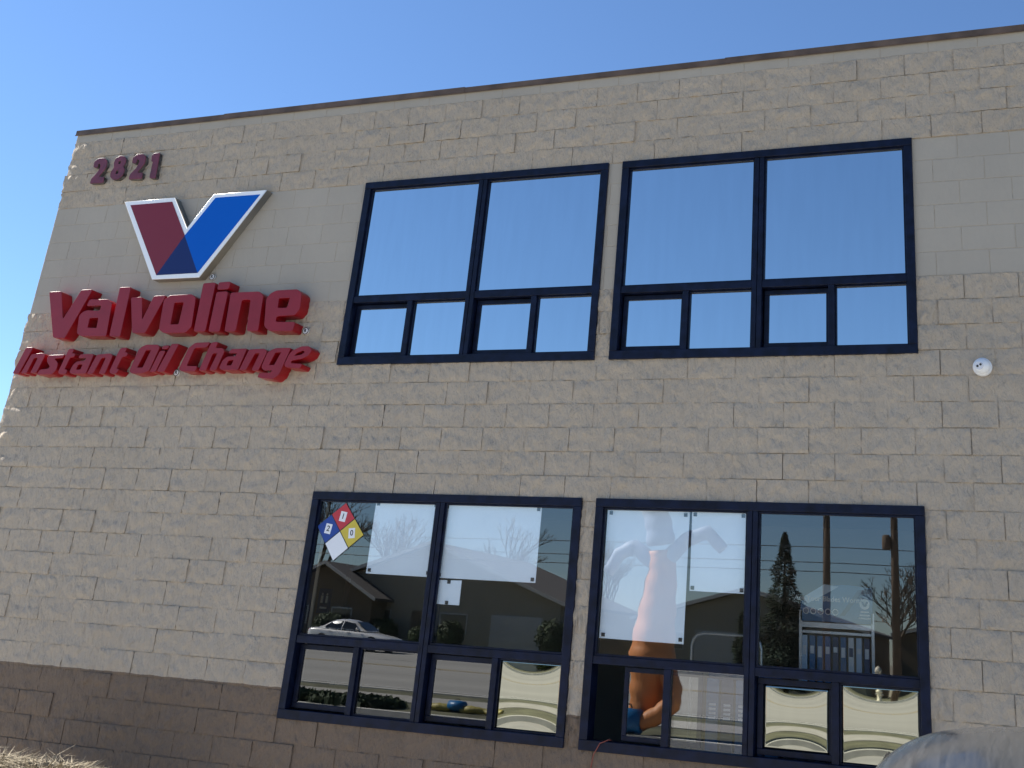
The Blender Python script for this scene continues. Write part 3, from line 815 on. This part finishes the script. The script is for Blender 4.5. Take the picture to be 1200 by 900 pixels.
for k, w in enumerate((0.035, 0.042, 0.05)):
    MB().box(0.235 - w, 0.235 + w, -0.0145, -0.0125, 1.862 - 0.025 * k, 1.874 - 0.025 * k).build('text_line', MAT['white'], hd)
MB().box(-0.286, 0.286, -0.03, 0.01, 1.725, 1.765).build('rail', MAT['steel'], DR)
rr = random.Random(4)
for row, zz in enumerate((1.22, 0.72, 0.24)):
    MB().box(-0.286, 0.286, -0.01, 0.01, zz + 0.46, zz + 0.48).build('hook_bar', MAT['steel'], DR)
    for k in range(9):
        mt = rr.choice(['disp_blue', 'disp_pale', 'disp_navy', 'disp_blue', 'white'])
        x = -0.256 + 0.064 * k
        p = MB().box(x - 0.022, x + 0.022, -0.06, -0.012, zz, zz + 0.44).build('blade_pack', MAT[mt], DR)
        MB().box(x - 0.016, x + 0.016, -0.0625, -0.0605, zz + 0.30 + rr.uniform(-.03, .03), zz + 0.36).build('pack_label', MAT['white' if mt != 'white' else 'disp_navy'], p)
MB().box(-0.31, 0.31, -0.25, 0.25, 0, 0.05).build('base', MAT['steel'], DR)

TF = thing('tube_frame', 'rounded silver tube frame standing behind the narrow sheet', 'rack', (3.62, 1.0, 0.08))
pts = [(-0.30, 0, 0)] + [(-0.30, 0, 1.52)] + [(-0.30 + 0.10 * (1 - math.cos(a)), 0, 1.52 + 0.10 * math.sin(a)) for a in (0.5, 1.0, 1.57)] + [(0.20 + 0.10 * math.sin(a), 0, 1.52 + 0.10 * math.cos(a)) for a in (0.0, 0.57, 1.07, 1.57)] + [(0.30, 0, 0)]
MB().tube(pts, 0.014, 8).build('tube', MAT['steel'], TF, smooth=True)
MB().box(-0.36, 0.36, -0.2, 0.2, 0, 0.03).build('foot_plate', MAT['steel'], TF)

LR = thing('product_rack', 'dark product rack with white labels just inside the small fixed pane', 'product rack', (3.86, 0.62, 0.08))
MB().box(-0.30, 0.30, 0.06, 0.09, 0, 1.32).build('back_panel', MAT['disp_navy'], LR)
for k in range(5):
    x = -0.24 + 0.12 * k
    p = MB().box(x - 0.05, x + 0.05, -0.02, 0.055, 0.35, 1.28).build('package', MAT['disp_navy' if k % 2 else 'disp_blue'], LR)
    for j in range(4):
        MB().box(x - 0.028, x + 0.028, -0.0225, -0.0205, 1.08 - 0.032 * j, 1.098 - 0.032 * j).build('label', MAT['white'], p)
MB().box(-0.30, 0.30, -0.06, 0.058, 0.20, 0.25).build('shelf', MAT['steel'], LR)

RS = thing('restroom_sign', 'small dark plate with pale figures on the inner wall by the pier', 'sign', (-0.735, 1.545, 1.66))
MB().box(-0.075, 0.075, -0.006, 0.003, 0, 0.24).build('plate', MAT['disp_navy'], RS)
for s in (-1, 1):
    x = 0.028 * s
    fg = MB().box(x - 0.012, x + 0.012, -0.009, -0.0065, 0.10, 0.17).build('figure', MAT['white'], RS)
    MB().lathe([(0.010, 0), (0.010, -0.002)], 12, 'y', (x, -0.0068, 0.185)).build('head', MAT['white'], fg)
MB().box(-0.04, 0.04, -0.009, -0.0065, 0.045, 0.062).build('text_line', MAT['white'], RS)

# ------------------------------------------------------------------ cars
MAT['car_glass'] = mat('car_glass', (0.012, 0.014, 0.016), 0.05, spec=0.8)
MAT['rubber'] = mat('tyre_rubber', (0.015, 0.015, 0.015), 0.8)
MAT['rim'] = mat('alloy_rim', (0.5, 0.5, 0.5), 0.3, metal=0.8)
MAT['lamp'] = mat('headlamp', (0.7, 0.72, 0.75), 0.1, coat=0.5)
MAT['tail'] = mat('tail_lamp', (0.35, 0.01, 0.01), 0.15, coat=0.5)
MAT['silver'] = mat('silver_paint', (0.70, 0.69, 0.67), 0.3, metal=0.2, coat=0.6)
def dusty_paint():
    M = mat('dusty_grey_paint', (0.16, 0.165, 0.175), 0.32, metal=0.15, coat=0.9)
    nt = M.node_tree; N, L = nt.nodes, nt.links
    b = N['Principled BSDF']
    tc = N.new('ShaderNodeTexCoord')
    mp = N.new('ShaderNodeMapping'); mp.inputs['Scale'].default_value = (2.4, 30.0, 4.0); mp.inputs['Rotation'].default_value = (0, 0, 0.9)
    L.new(tc.outputs['Object'], mp.inputs[0])
    n = N.new('ShaderNodeTexNoise'); n.inputs['Scale'].default_value = 1.8; n.inputs['Detail'].default_value = 8; n.inputs['Roughness'].default_value = 0.65
    L.new(mp.outputs[0], n.inputs['Vector'])
    n3 = N.new('ShaderNodeTexNoise'); n3.inputs['Scale'].default_value = 260; n3.inputs['Detail'].default_value = 2
    L.new(tc.outputs['Object'], n3.inputs['Vector'])
    r = N.new('ShaderNodeValToRGB')
    r.color_ramp.elements[0].position = 0.35; r.color_ramp.elements[0].color = (0.026, 0.028, 0.030, 1)
    r.color_ramp.elements[1].position = 0.72; r.color_ramp.elements[1].color = (0.060, 0.061, 0.062, 1)
    L.new(n.outputs[0], r.inputs[0])
    L.new(r.outputs[0], b.inputs['Base Color'])
    mr = N.new('ShaderNodeMapRange'); mr.inputs['From Min'].default_value = 0.3; mr.inputs['From Max'].default_value = 0.7
    mr.inputs['To Min'].default_value = 0.30; mr.inputs['To Max'].default_value = 0.42
    L.new(n.outputs[0], mr.inputs[0]); L.new(mr.outputs[0], b.inputs['Roughness'])
    mrc = N.new('ShaderNodeMapRange'); mrc.inputs['From Min'].default_value = 0.35; mrc.inputs['From Max'].default_value = 0.65
    mrc.inputs['To Min'].default_value = 0.10; mrc.inputs['To Max'].default_value = 0.20
    L.new(n.outputs[0], mrc.inputs[0]); L.new(mrc.outputs[0], b.inputs['Coat Roughness'])
    return M
MAT['dusty'] = dusty_paint()
def loft(sections, closed=False):
    mb = MB(); n = len(sections[0])
    v = [p for s in sections for p in s]
    f = []
    for i in range(len(sections) - 1):
        for k in range(n - (0 if closed else 1)):
            a, b = i * n + k, i * n + (k + 1) % n
            f.append((a, b, b + n, a + n))
    mb.add(v, f)
    return mb
def wob(pts, n=5):
    out = []
    for a, b in zip(pts[:-1], pts[1:]):
        for k in range(n):
            out.append(tuple(Vector(a).lerp(Vector(b), k / n)))
    return out + [tuple(pts[-1])]
def sedan(name, label, loc, rz, paint):
    t = thing(name, label, 'car', loc, rz)
    secs = []
    for x, w, zt, zb in ((2.36, .50, .58, .34), (2.32, .66, .63, .28), (2.2, .79, .68, .22), (1.9, .85, .745, .2), (1.5, .875, .80, .2), (1.0, .88, .865, .2), (.6, .885, .90, .2), (0, .89, .92, .2), (-.8, .89, .935, .2), (-1.4, .885, .955, .2), (-1.8, .87, .965, .21), (-2.1, .83, .955, .24), (-2.28, .74, .90, .30), (-2.34, .58, .78, .36)):
        half = [(0, zt + .012), (.45 * w, zt + .008), (.80 * w, zt - .015), (.95 * w, zt - .06), (w, zt - .17), (w * 1.0, .52), (.985 * w, .38), (.94 * w, zb + .05), (.80 * w, zb), (0, zb)]
        ring = [(x, y, z) for y, z in half] + [(x, -y, z) for y, z in half[-2:0:-1]]
        secs.append(ring)
    mb = loft(secs, True)
    n = len(secs[0])
    mb.f.append(tuple(range(n))); mb.f.append(tuple((len(secs) - 1) * n + k for k in range(n)))
    body = mb.build('body', paint, t, smooth=True)
    sd = body.modifiers.new('s', 'SUBSURF'); sd.levels = 1; sd.render_levels = 2
    # cabin
    st = ((1.02, .905, .60, .70), (.62, 1.135, .585, .775), (.25, 1.325, .575, .80), (-.05, 1.395, .575, .805), (-.4, 1.42, .575, .805), (-.8, 1.405, .57, .80), (-1.12, 1.335, .56, .79), (-1.48, 1.15, .57, .77), (-1.86, .955, .60, .70))
    cs = []
    for x, z, hw, hb in st:
        zb = min(.905 if x > 0 else .925, z - 0.03)
        dz = min(.115, (z - zb) * .6)
        half = [(0, z), (.45 * hw, z - .10 * dz), (.78 * hw, z - .38 * dz), (hw, z - dz), (hw + (hb - hw) * .5, (z - dz + zb) / 2), (hb, zb)]
        cs.append([(x, y, zz) for y, zz in half[::-1]] + [(x, -y, zz) for y, zz in half[1:]])
    cab = loft(cs).build('cabin', paint, t, smooth=True)
    sd = cab.modifiers.new('s', 'SUBSURF'); sd.levels = 1; sd.render_levels = 2
    def lerp(a, b, u): return tuple(a[i] + (b[i] - a[i]) * u for i in range(3))
    def patch(nm, c, push, par=t):
        c = [Vector(q) for q in c]
        nn = (c[1] - c[0]).cross(c[3] - c[0]).normalized()
        ctr = sum(c, Vector()) / 4
        if nn.dot(ctr - Vector((-0.4, 0, .9))) < 0: nn = -nn
        g = [lerp(lerp(c[0], c[1], i / 4), lerp(c[3], c[2], i / 4), j / 4) for j in range(5) for i in range(5)]
        vv = [tuple(Vector(p) + nn * push) for p in g]
        vb = [tuple(Vector(p) + nn * (push - .012)) for p in g]
        f = []
        for j in range(4):
            for i in range(4):
                a = j * 5 + i
                f.append((a, a + 1, a + 6, a + 5)); f.append((25 + a, 25 + a + 5, 25 + a + 6, 25 + a + 1))
        e = [0, 1, 2, 3, 4, 9, 14, 19, 24, 23, 22, 21, 20, 15, 10, 5]
        for a, b in zip(e, e[1:] + e[:1]): f.append((a, b, b + 25, a + 25))
        return MB().add(vv + vb, f).build(nm, MAT['car_glass'], par)
    patch('windshield', [(.93, .62, .95), (.93, -.62, .95), (.30, -.50, 1.305), (.30, .50, 1.305)], .012)
    patch('rear_window', [(-1.74, .56, 1.01), (-1.74, -.56, 1.01), (-1.36, -.47, 1.215), (-1.36, .47, 1.215)], .012)
    for s in (1, -1):
        patch('side_window', [(.66, s * .775, .96), (-.33, s * .80, .96), (-.33, s * .56, 1.29), (.27, s * .565, 1.215)], .012)
        patch('side_window', [(-.40, s * .80, .96), (-1.38, s * .775, .98), (-1.05, s * .55, 1.215), (-.40, s * .56, 1.29)], .012)
        mr = MB().lathe([(.02, -.07), (.055, -.05), (.065, 0), (.055, .05), (.02, .07)], 12, 'y', (.62, s * .93, .99)).build('mirror', paint, t, smooth=True)
        MB().box(2.12, 2.30, s * .46 - .13, s * .46 + .13, .56, .67).build('headlight', MAT['lamp'], t, bevel=.02)
        MB().box(-2.31, -2.16, s * .52 - .15, s * .52 + .15, .72, .86).build('tail_light', MAT['tail'], t, bevel=.02)
        for x in (.10, -.92):
            MB().box(x - .09, x + .09, s * .885 - .02, s * .885 + .02, .80, .825).build('door_handle', paint, t, bevel=.006)
        for x in (1.42, -1.36):
            MB().lathe([(.355, .0), (.355, .012)], 28, 'y', (x, s * .884 - .006, .335)).build('wheel_arch', MAT['rubber'], t)
            w = MB().lathe([(.19, -.10), (.29, -.10), (.315, -.07), (.315, .07), (.29, .10), (.19, .10)], 28, 'y', (x, s * .815, .315)).build('tyre', MAT['rubber'], t, smooth=False)
            MB().lathe([(.19, -.09), (.20, .0), (.19, .085), (.06, .10 * 1)], 20, 'y', (x, s * .815 + (0.012 if s > 0 else -0.012), .315)).build('rim', MAT['rim'], w)
    MB().box(2.30, 2.40, -.26, .26, .40, .50).build('number_plate', MAT['white'], t)
    MB().box(-2.36, -2.30, -.20, .20, .56, .68).build('number_plate', MAT['white'], t)
    MB().box(2.26, 2.37, -.40, .40, .53, .59).build('grille', MAT['rubber'], t)
    return t
sedan('parked_car', 'dusty grey car roof close to the camera in front of the right window', (6.165, -4.35, 0.004), math.radians(90), MAT['dusty'])
sedan('parked_car', 'silver sedan on the far side of the road', (-25.1, -41.2, 0.01 + road_z(-40.4)), 0.0, MAT['silver'])

# ------------------------------------------------------------------ air dancers on the turf strip (seen mirrored)
def fabric(name, col):
    M = mat(name, col, 0.55, noise_amt=0.12, noise_scale=4, bump=0.9, bump_scale=5, stretch=(1.6, 1.6, 0.35))
    return M
MAT['orange'] = fabric('orange_fabric', (0.62, 0.23, 0.07))
MAT['yellow'] = fabric('yellow_fabric', (0.36, 0.30, 0.07))
MAT['blue_fab'] = fabric('slate_blue_fabric', (0.26, 0.31, 0.42))
MAT['blower'] = mat('blue_blower', (0.01, 0.14, 0.36), 0.4)
def blower(parent, x, y):
    b = MB().lathe([(.10, -.28), (.19, -.27), (.205, 0), (.19, .27), (.10, .28)], 20, 'x', (x, y, .235)).build('blower', MAT['blower'], parent, smooth=True)
    MB().box(x - .2, x + .2, y - .19, y + .19, 0, .035).build('foot', MAT['black'], b)
    MB().tube([(x - .08, y, .44), (x - .05, y, .50), (x + .05, y, .50), (x + .08, y, .44)], .012, 6).build('carry_handle', MAT['black'], b)
AD = thing('air_dancer', 'tall orange inflatable tube figure with blue blower, mirrored in the open-sash window', 'inflatable', (-0.42, -11.7, 0.10))
def tubepart(nm, pts, r0, r1, mt, par, seed=0, prof=None):
    P = wob(pts)
    R0 = [r0 + (r1 - r0) * i / (len(P) - 1) for i in range(len(P))]
    if prof: R0 = [float(np.interp(p[2], prof[0], prof[1])) for p in P]
    R0 = [r * (1 + 0.05 * math.sin(i * 1.7 + seed)) for i, r in enumerate(R0)]
    return MB().tube(P, R0, 18).build(nm, mt, par, smooth=True)
torso = tubepart('torso', [(-.16, 0, .30), (-.10, 0, .75), (-.04, 0, 1.15), (-.02, 0, 1.6), (.03, 0, 2.2), (.10, .05, 2.8), (.06, .1, 3.15)], .47, .25, MAT['orange'], AD, 0, ((.3, .8, 1.25, 1.8, 2.5, 3.15), (.26, .34, .42, .37, .30, .22)))
tubepart('sleeve', [(-.05, .48, .22), (.25, .46, .36), (.48, .40, .55), (.44, .25, .80), (.22, .1, 1.2)], .14, .19, MAT['orange'], AD, 2)
tubepart('arm', [(.02, .1, 2.85), (-.45, .1, 3.2), (-.75, .1, 3.05), (-.95, .1, 2.7)], .15, .11, MAT['blue_fab'], AD, 3)
tubepart('arm', [(.10, .1, 2.9), (.55, .1, 3.35), (.95, .1, 3.5), (1.25, .1, 3.2)], .15, .11, MAT['blue_fab'], AD, 4)
tubepart('head', [(.06, .1, 3.25), (.0, .12, 3.6), (-.12, .12, 3.95)], .27, .24, MAT['blue_fab'], AD, 5)
blower(AD, -.30, .48)
YD = thing('collapsed_inflatable', 'yellow collapsed inflatable around a blue blower on the turf strip', 'inflatable', (-4.75, -12.6, 0.10)); YD.scale = (.62, .62, .5)
blower(YD, 0, 0)
for s in (-1, 1):
    tubepart('fabric_heap', [(s * .22, 0, .12), (s * .6, .1, .16), (s * 1.0, 0, .13), (s * 1.4, .15, .05)], .17, .08, MAT['yellow'], YD, s)
# ------------------------------------------------------------------ houses across the road
MAT['stucco'] = mat('beige_stucco', (0.33, 0.29, 0.22), 0.9, noise_amt=0.06)
MAT['stucco2'] = mat('brown_siding', (0.16, 0.12, 0.08), 0.9, noise_amt=0.08)
MAT['shingle'] = mat('grey_shingle', (0.10, 0.09, 0.085), 0.9, noise_amt=0.2, noise_scale=3)
MAT['house_glass'] = mat('house_glass', (0.02, 0.025, 0.03), 0.05, spec=0.8)
MAT['garage'] = mat('garage_door', (0.5, 0.48, 0.44), 0.6)
def house(label, x0, x1, y0, y1, eave, ridge, apex, wallm, windows, garage=None, door=None, over=0.5):
    """gable front facing the road (+y side is y1)"""
    xc = apex
    h = thing('house', label, 'house', ((x0 + x1) / 2, y1, 0.1 + FAR))
    ox, oy = (x0 + x1) / 2, y1
    L = lambda p: (p[0] - ox, p[1] - oy, p[2])
    mb = MB()
    v = []
    for y in (y0, y1):
        v += [(x0, y, 0), (x1, y, 0), (x1, y, eave), (xc, y, ridge), (x0, y, eave)]
    mb.add([L(p) for p in v], [(0, 1, 2, 3, 4), (9, 8, 7, 6, 5), (0, 5, 6, 1), (1, 6, 7, 2), (0, 4, 9, 5)])
    mb.build('wall', wallm, h)
    for (xa, za, sgn) in ((x0, eave, -1), (x1, eave, 1)):
        sl = (ridge - eave) / abs(xc - xa)
        e = (xa + sgn * over, za - sl * over)
        vv = []
        for y in (y0 - over, y1 + over):
            vv += [(e[0], y, e[1] + .03), (xc, y, ridge + .03), (xc, y, ridge + .2), (e[0], y, e[1] + .2)]
        rf = MB().add([L(p) for p in vv], [(0, 1, 2, 3), (7, 6, 5, 4), (0, 4, 5, 1), (3, 2, 6, 7), (0, 3, 7, 4), (1, 5, 6, 2)]).build('roof', MAT['shingle'], h)
        MB().add([L(p) for p in [(e[0], y1 + over + .01, e[1]), (xc, y1 + over + .01, ridge), (xc, y1 + over + .01, ridge + .22), (e[0], y1 + over + .01, e[1] + .22), (e[0], y1 + over + .05, e[1]), (xc, y1 + over + .05, ridge), (xc, y1 + over + .05, ridge + .22), (e[0], y1 + over + .05, e[1] + .22)]], [(0, 1, 2, 3), (7, 6, 5, 4), (0, 4, 5, 1), (3, 2, 6, 7), (0, 3, 7, 4), (1, 5, 6, 2)]).build('fascia', MAT['garage'], rf)
    for (xa, xb, za, zb) in windows:
        f = MB().box(xa - ox, xb - ox, .002, .06, za, zb).build('window', MAT['garage'], h)
        MB().box(xa - ox + .08, xb - ox - .08, .061, .07, za + .08, zb - .08).build('glazing', MAT['house_glass'], f)
    if garage:
        xa, xb = garage
        g = MB().box(xa - ox, xb - ox, .002, .05, 0, 2.15).build('garage_door', MAT['garage'], h)
        for k in range(4):
            MB().box(xa - ox + .06, xb - ox - .06, .051, .07, .06 + .52 * k, .52 * k + .50).build('panel', MAT['garage'], g)
    if door:
        MB().box(door - ox, door - ox + .95, .002, .06, 0, 2.1).build('door', MAT['stucco2'], h)
    return h
house('wide beige house with broad gable, right of the small gabled house across the road', -38.5, -20.5, -70, -56, 3.0, 6.1, -29.5, MAT['stucco'], [(-28.5, -26.6, .9, 2.1), (-33.5, -32, .9, 2.1)], garage=(-25.0, -21.6), door=-30.5)
house('small brown gabled house in front of the wide beige house', -39.8, -32.4, -64, -54.2, 2.7, 4.5, -35.9, MAT['stucco2'], [(-38.6, -36.9, .9, 2.0), (-35.2, -33.7, .9, 2.0)])
house('low house behind the conifer across the road', -17.5, -3.5, -76, -62, 2.6, 4.6, -10.5, MAT['stucco'], [(-16, -14.5, .9, 2.0), (-9, -7, .9, 2.0)], garage=(-13.8, -10.8))
house('low brown house beside the bare round tree across the road', -1.5, 12.5, -78, -64, 2.6, 4.4, 5.5, MAT['stucco2'], [(1, 2.8, .9, 2.0), (5, 7, .9, 2.0)])
# ------------------------------------------------------------------ trees, shrubs
MAT['bark'] = mat('bark', (0.085, 0.062, 0.045), 0.95, noise_amt=0.3, noise_scale=5)
MAT['twig'] = mat('bare_twigs', (0.115, 0.085, 0.06), 0.95)
MAT['needles'] = mat('dark_needles', (0.022, 0.040, 0.018), 0.8, noise_amt=0.5, noise_scale=1.5)
MAT['leaf'] = mat('dark_leaves', (0.035, 0.055, 0.02), 0.8, noise_amt=0.5, noise_scale=2)
MAT['straw'] = mat('dry_straw', (0.27, 0.225, 0.155), 0.9, noise_amt=0.6, noise_scale=30)
def bare_tree(label, loc, height, spread, seed, levels=6):
    r = random.Random(seed)
    t = thing('bare_tree', label, 'tree', loc, group='bare trees beyond the road')
    trunk, crown = MB(), MB()
    def grow(p, d, ln, rad, lv):
        q = p + d * ln
        tgt = trunk if lv == 0 else crown
        mid_ = p.lerp(q, .5) + Vector((r.uniform(-1, 1), r.uniform(-1, 1), r.uniform(-.3, .3))) * ln * .06
        tgt.tube([p, mid_, q], [max(rad, .016), max(rad * .85, .014), max(rad * .68, .011)], 6 if lv < 2 else 3, caps=False)
        if lv >= levels: return
        for k in range(3 if lv < 5 else 2):
            ax = Vector((r.gauss(0, 1), r.gauss(0, 1), r.gauss(0, .35))).normalized()
            nd = (d + ax * spread * r.uniform(.5, 1.05) + Vector((0, 0, .10))).normalized()
            grow(q if k < 2 else p.lerp(q, r.uniform(.5, .9)), nd, ln * r.uniform(.62, .82), rad * .62, lv + 1)
    grow(Vector((0, 0, -.05)), Vector((0, 0, 1)), height * .25, height * .022, 0)
    trunk.build('trunk', MAT['bark'], t, smooth=True); crown.build('crown', MAT['twig'], t)
def conifer(label, loc, height, rad, seed):
    r = random.Random(seed)
    t = thing('conifer', label, 'tree', loc)
    MB().tube([(0, 0, -.05), (.03, 0, height * .5), (0, 0, height)], [height * .025, height * .014, .01], 8).build('trunk', MAT['bark'], t)
    mb = MB()
    for k in range(9500):
        h = r.random() ** 1.25
        z = height * (.08 + .92 * h)
        lobe = 1 + .22 * math.sin(z * 4.2 + 1.3 * seed)
        R0 = rad * (1 - h) ** .85 * lobe + .06
        a = r.uniform(0, 6.283); q = R0 * math.sqrt(r.uniform(.12, 1)) * (1 + .15 * math.sin(3 * a + z * 2))
        c = Vector((q * math.cos(a), q * math.sin(a), z - q * .25 + r.uniform(-.1, .1)))
        d = Vector((math.cos(a), math.sin(a), r.uniform(-.5, .2))).normalized() * r.uniform(.18, .42) * (1.05 - .75 * h)
        s = Vector((-math.sin(a), math.cos(a), r.uniform(-.4, .4))) * r.uniform(.05, .11)
        mb.add([c - s, c + s, c + d], [(0, 1, 2)])
    me = bpy.data.meshes.new('crown'); me.from_pydata(mb.v, [], mb.f); me.update()
    obj('crown', me, MAT['needles'], t)
def shrub(label, loc, w, h, seed, n=1500):
    r = random.Random(seed)
    t = thing('shrub', label, 'shrub', loc, group='dark shrubs across the road')
    MB().tube([(0, 0, -.03), (0, 0, h * .5)], [.06, .03], 6).build('stem', MAT['bark'], t)
    mb = MB()
    for k in range(n):
        v = Vector((r.gauss(0, 1), r.gauss(0, 1), r.gauss(0, 1))).normalized() * r.uniform(.35, 1.12) ** .5
        c = Vector((v.x * w, v.y * w, h * .52 + v.z * h * .48)) * (1 + .1 * noise.noise(v * 3))
        a = Vector((r.gauss(0, 1), r.gauss(0, 1), r.gauss(0, 1))).normalized() * .11
        b = a.cross(v).normalized() * .07
        mb.add([c - a, c + b, c + a, c - b], [(0, 1, 2, 3)])
    me = bpy.data.meshes.new('foliage'); me.from_pydata(mb.v, [], mb.f); me.update()
    obj('foliage', me, MAT['leaf'], t)
bare_tree('tall bare tree behind the small brown house, mirrored at the hazard diamond', (-41.5, -72, .1 + FAR), 13, .62, 3)
bare_tree('dense bare tree at the left end of the houses, left of the hazard diamond', (-46.5, -68, .1 + FAR), 14, .66, 17)
bare_tree('bare tree behind the wide beige gable, left of its ridge', (-35, -77, .1 + FAR), 12, .60, 5)
bare_tree('bare tree behind the wide beige gable, right of its ridge', (-26, -79, .1 + FAR), 10.5, .58, 8)
bare_tree('round bare tree beside the transformer pole across the road', (-.9, -55.5, .1 + FAR), 7.0, .85, 12, 7)
bare_tree('bare tree at the far right edge across the road', (4.6, -58, .1 + FAR), 8.0, .70, 21, 6)
conifer('dark pointed conifer beside the utility pole across the road', (-7.1, -56.5, .1 + FAR), 7.6, 1.55, 2)
conifer('smaller dark conifer left of the pointed one across the road', (-9.4, -58, .1 + FAR), 4.6, 1.0, 6)
for i, (x, w, h, lb) in enumerate(((-28.9, .8, 1.2, 'dark rounded shrub below the beige house window'), (-26.1, .8, 1.6, 'dark shrub beside the beige garage door'), (-31.6, .9, 1.5, 'low dark shrub by the beige house entrance'), (-34.4, 1.0, 1.6, 'dark shrub in front of the small brown house'), (-20.3, 1.0, 2.0, 'tall dark shrub at the right corner of the beige house'))):
    shrub(lb, (x, -53.4 + (.4 if i % 2 else -1.2), .1 + FAR), w, h, 30 + i)
for i, x in enumerate((-11.6, -9.9, -8.3, -6.7)):
    shrub('low dark hedge shrub number from the yellow heap outward on the turf strip' if False else ['outermost low dark hedge shrub on the turf strip', 'second low dark hedge shrub from the outer end of the turf strip', 'third low dark hedge shrub from the outer end of the turf strip', 'low dark hedge shrub next to the yellow heap on the turf strip'][i], (x, -12.0, .1), .95, .15, 60 + i, 1100)
# ------------------------------------------------------------------ utility poles, wires, hydrant
MAT['pole'] = mat('creosote_pole', (0.11, 0.075, 0.05), 0.9, noise_amt=0.25, noise_scale=4, stretch=(4, 4, .4))
MAT['wire'] = mat('black_wire', (0.02, 0.02, 0.02), 0.6)
MAT['can'] = mat('transformer_can', (0.30, 0.29, 0.27), 0.5)
def pole(label, loc, h, extras):
    t = thing('utility_pole', label, 'utility pole', loc, group='utility poles across the road')
    MB().tube([(0, 0, -.1), (0, 0, h * .5), (0, 0, h)], [.20, .17, .13], 12).build('shaft', MAT['pole'], t, smooth=True)
    for z in (h - .5, h - 1.5):
        c = MB().box(-1.3, 1.3, -.06, .06, z - .07, z + .07).build('crossarm', MAT['pole'], t)
        for x in (-1.2, -.5, .5, 1.2):
            MB().lathe([(.03, 0), (.055, .05), (.03, .10), (.05, .14), (.02, .18)], 10, 'z', (x, 0, z + .071)).build('insulator', MAT['can'], c)
    if extras:
        MB().lathe([(.18, 0), (.2, .05), (.2, .55), (.14, .64)], 18, 'z', (-.36, .05, h - 5.7)).build('transformer', MAT['pole'], t, smooth=True)
        MB().box(-.42, .0, -.03, .03, h - 5.3, h - 5.2).build('bracket', MAT['pole'], t)
pole('plain utility pole left of the round bare tree across the road', (-2.75, -44.7, .12 + FAR), 11.0, False)
pole('utility pole with transformer in front of the round bare tree', (.35, -44.7, .12 + FAR), 11.5, True)
WR = thing('overhead_wire', 'overhead wires strung between poles along the far side of the road', 'wire', (0, -44.7, 0))
for z, dz in ((5.2, .25), (5.6, .2), (6.3, .3), (10.6, .4), (9.6, .4)):
    pts = [(x, 0.25, z + .12 - dz + dz * 2 * abs(((x + 2.75) % 45) / 45 - .5)) for x in range(-92, 93, 5)]
    MB().tube(pts, .018, 4).build('strand', MAT['wire'], WR)
HY = thing('fire_hydrant', 'small pale fire hydrant by the far kerb, mirrored in the curved right pane', 'fire hydrant', (-.4, -42.9 - 1.2, .12 + FAR))
MB().lathe([(.17, 0), (.17, .06), (.12, .08), (.12, .55), (.16, .57), (.16, .62), (.12, .72), (.04, .80)], 16).build('barrel', mat('hydrant_paint', (.6, .55, .42), .5), HY, smooth=True)
for s in (-1, 1):
    MB().tube([(s * .10, 0, .45), (s * .20, 0, .45)], .06, 10).build('outlet', MAT['can'], HY)
# ------------------------------------------------------------------ dry ornamental grass by the wall, bottom left
def grass_clump(label, loc, n, h, spread, seed):
    r = random.Random(seed)
    t = thing('dry_grass', label, 'plant', loc, group='dry grass clumps by the wall')
    def blades(cnt, hmin, hmax, sp, w, lean):
        mb = MB()
        for k in range(cnt):
            a = r.uniform(0, 6.283); b0 = Vector((math.cos(a), math.sin(a), 0)) * r.uniform(0, sp * .55)
            a2 = a + r.gauss(0, .7)
            out = Vector((math.cos(a2), math.sin(a2), 0)) * r.uniform(.2, 1) * lean
            hh = r.uniform(hmin, hmax)
            side = Vector((-math.sin(a2 + r.uniform(-1, 1)), math.cos(a2 + r.uniform(-1, 1)), r.uniform(-.3, .3))).normalized() * w * r.uniform(.6, 1.3)
            kink = Vector((r.gauss(0, .04), r.gauss(0, .04), 0))
            p = [b0, b0 + Vector((0, 0, hh * .5)) + out * .18 + kink, b0 + Vector((0, 0, hh * .85)) + out * .55 + kink, b0 + Vector((0, 0, hh * r.uniform(.75, 1.0))) + out]
            v = []
            for i, q in enumerate(p):
                s_ = side * (1, .9, .7, .15)[i]
                v += [q - s_, q + s_]
            mb.add(v, [(0, 1, 3, 2), (2, 3, 5, 4), (4, 5, 7, 6)])
        me = bpy.data.meshes.new('blades'); me.from_pydata(mb.v, [], mb.f); me.update()
        return me
    obj('blades', blades(n, h * .45, h, spread, .006, spread * .9), MAT['straw'], t)
    obj('stalks', blades(14, h * .95, h * 1.25, spread * .6, .004, spread * .7), MAT['straw'], t)
grass_clump('dry straw coloured grass clump at the far left bottom corner', (-2.15, -.85, 0), 2600, .43, .42, 1)
grass_clump('dry straw grass clump to the right of the corner one', (-1.50, -.80, 0), 2200, .42, .38, 2)
grass_clump('smallest dry grass clump, nearest to the windows', (-1.10, -.78, 0), 1100, .36, .28, 3)
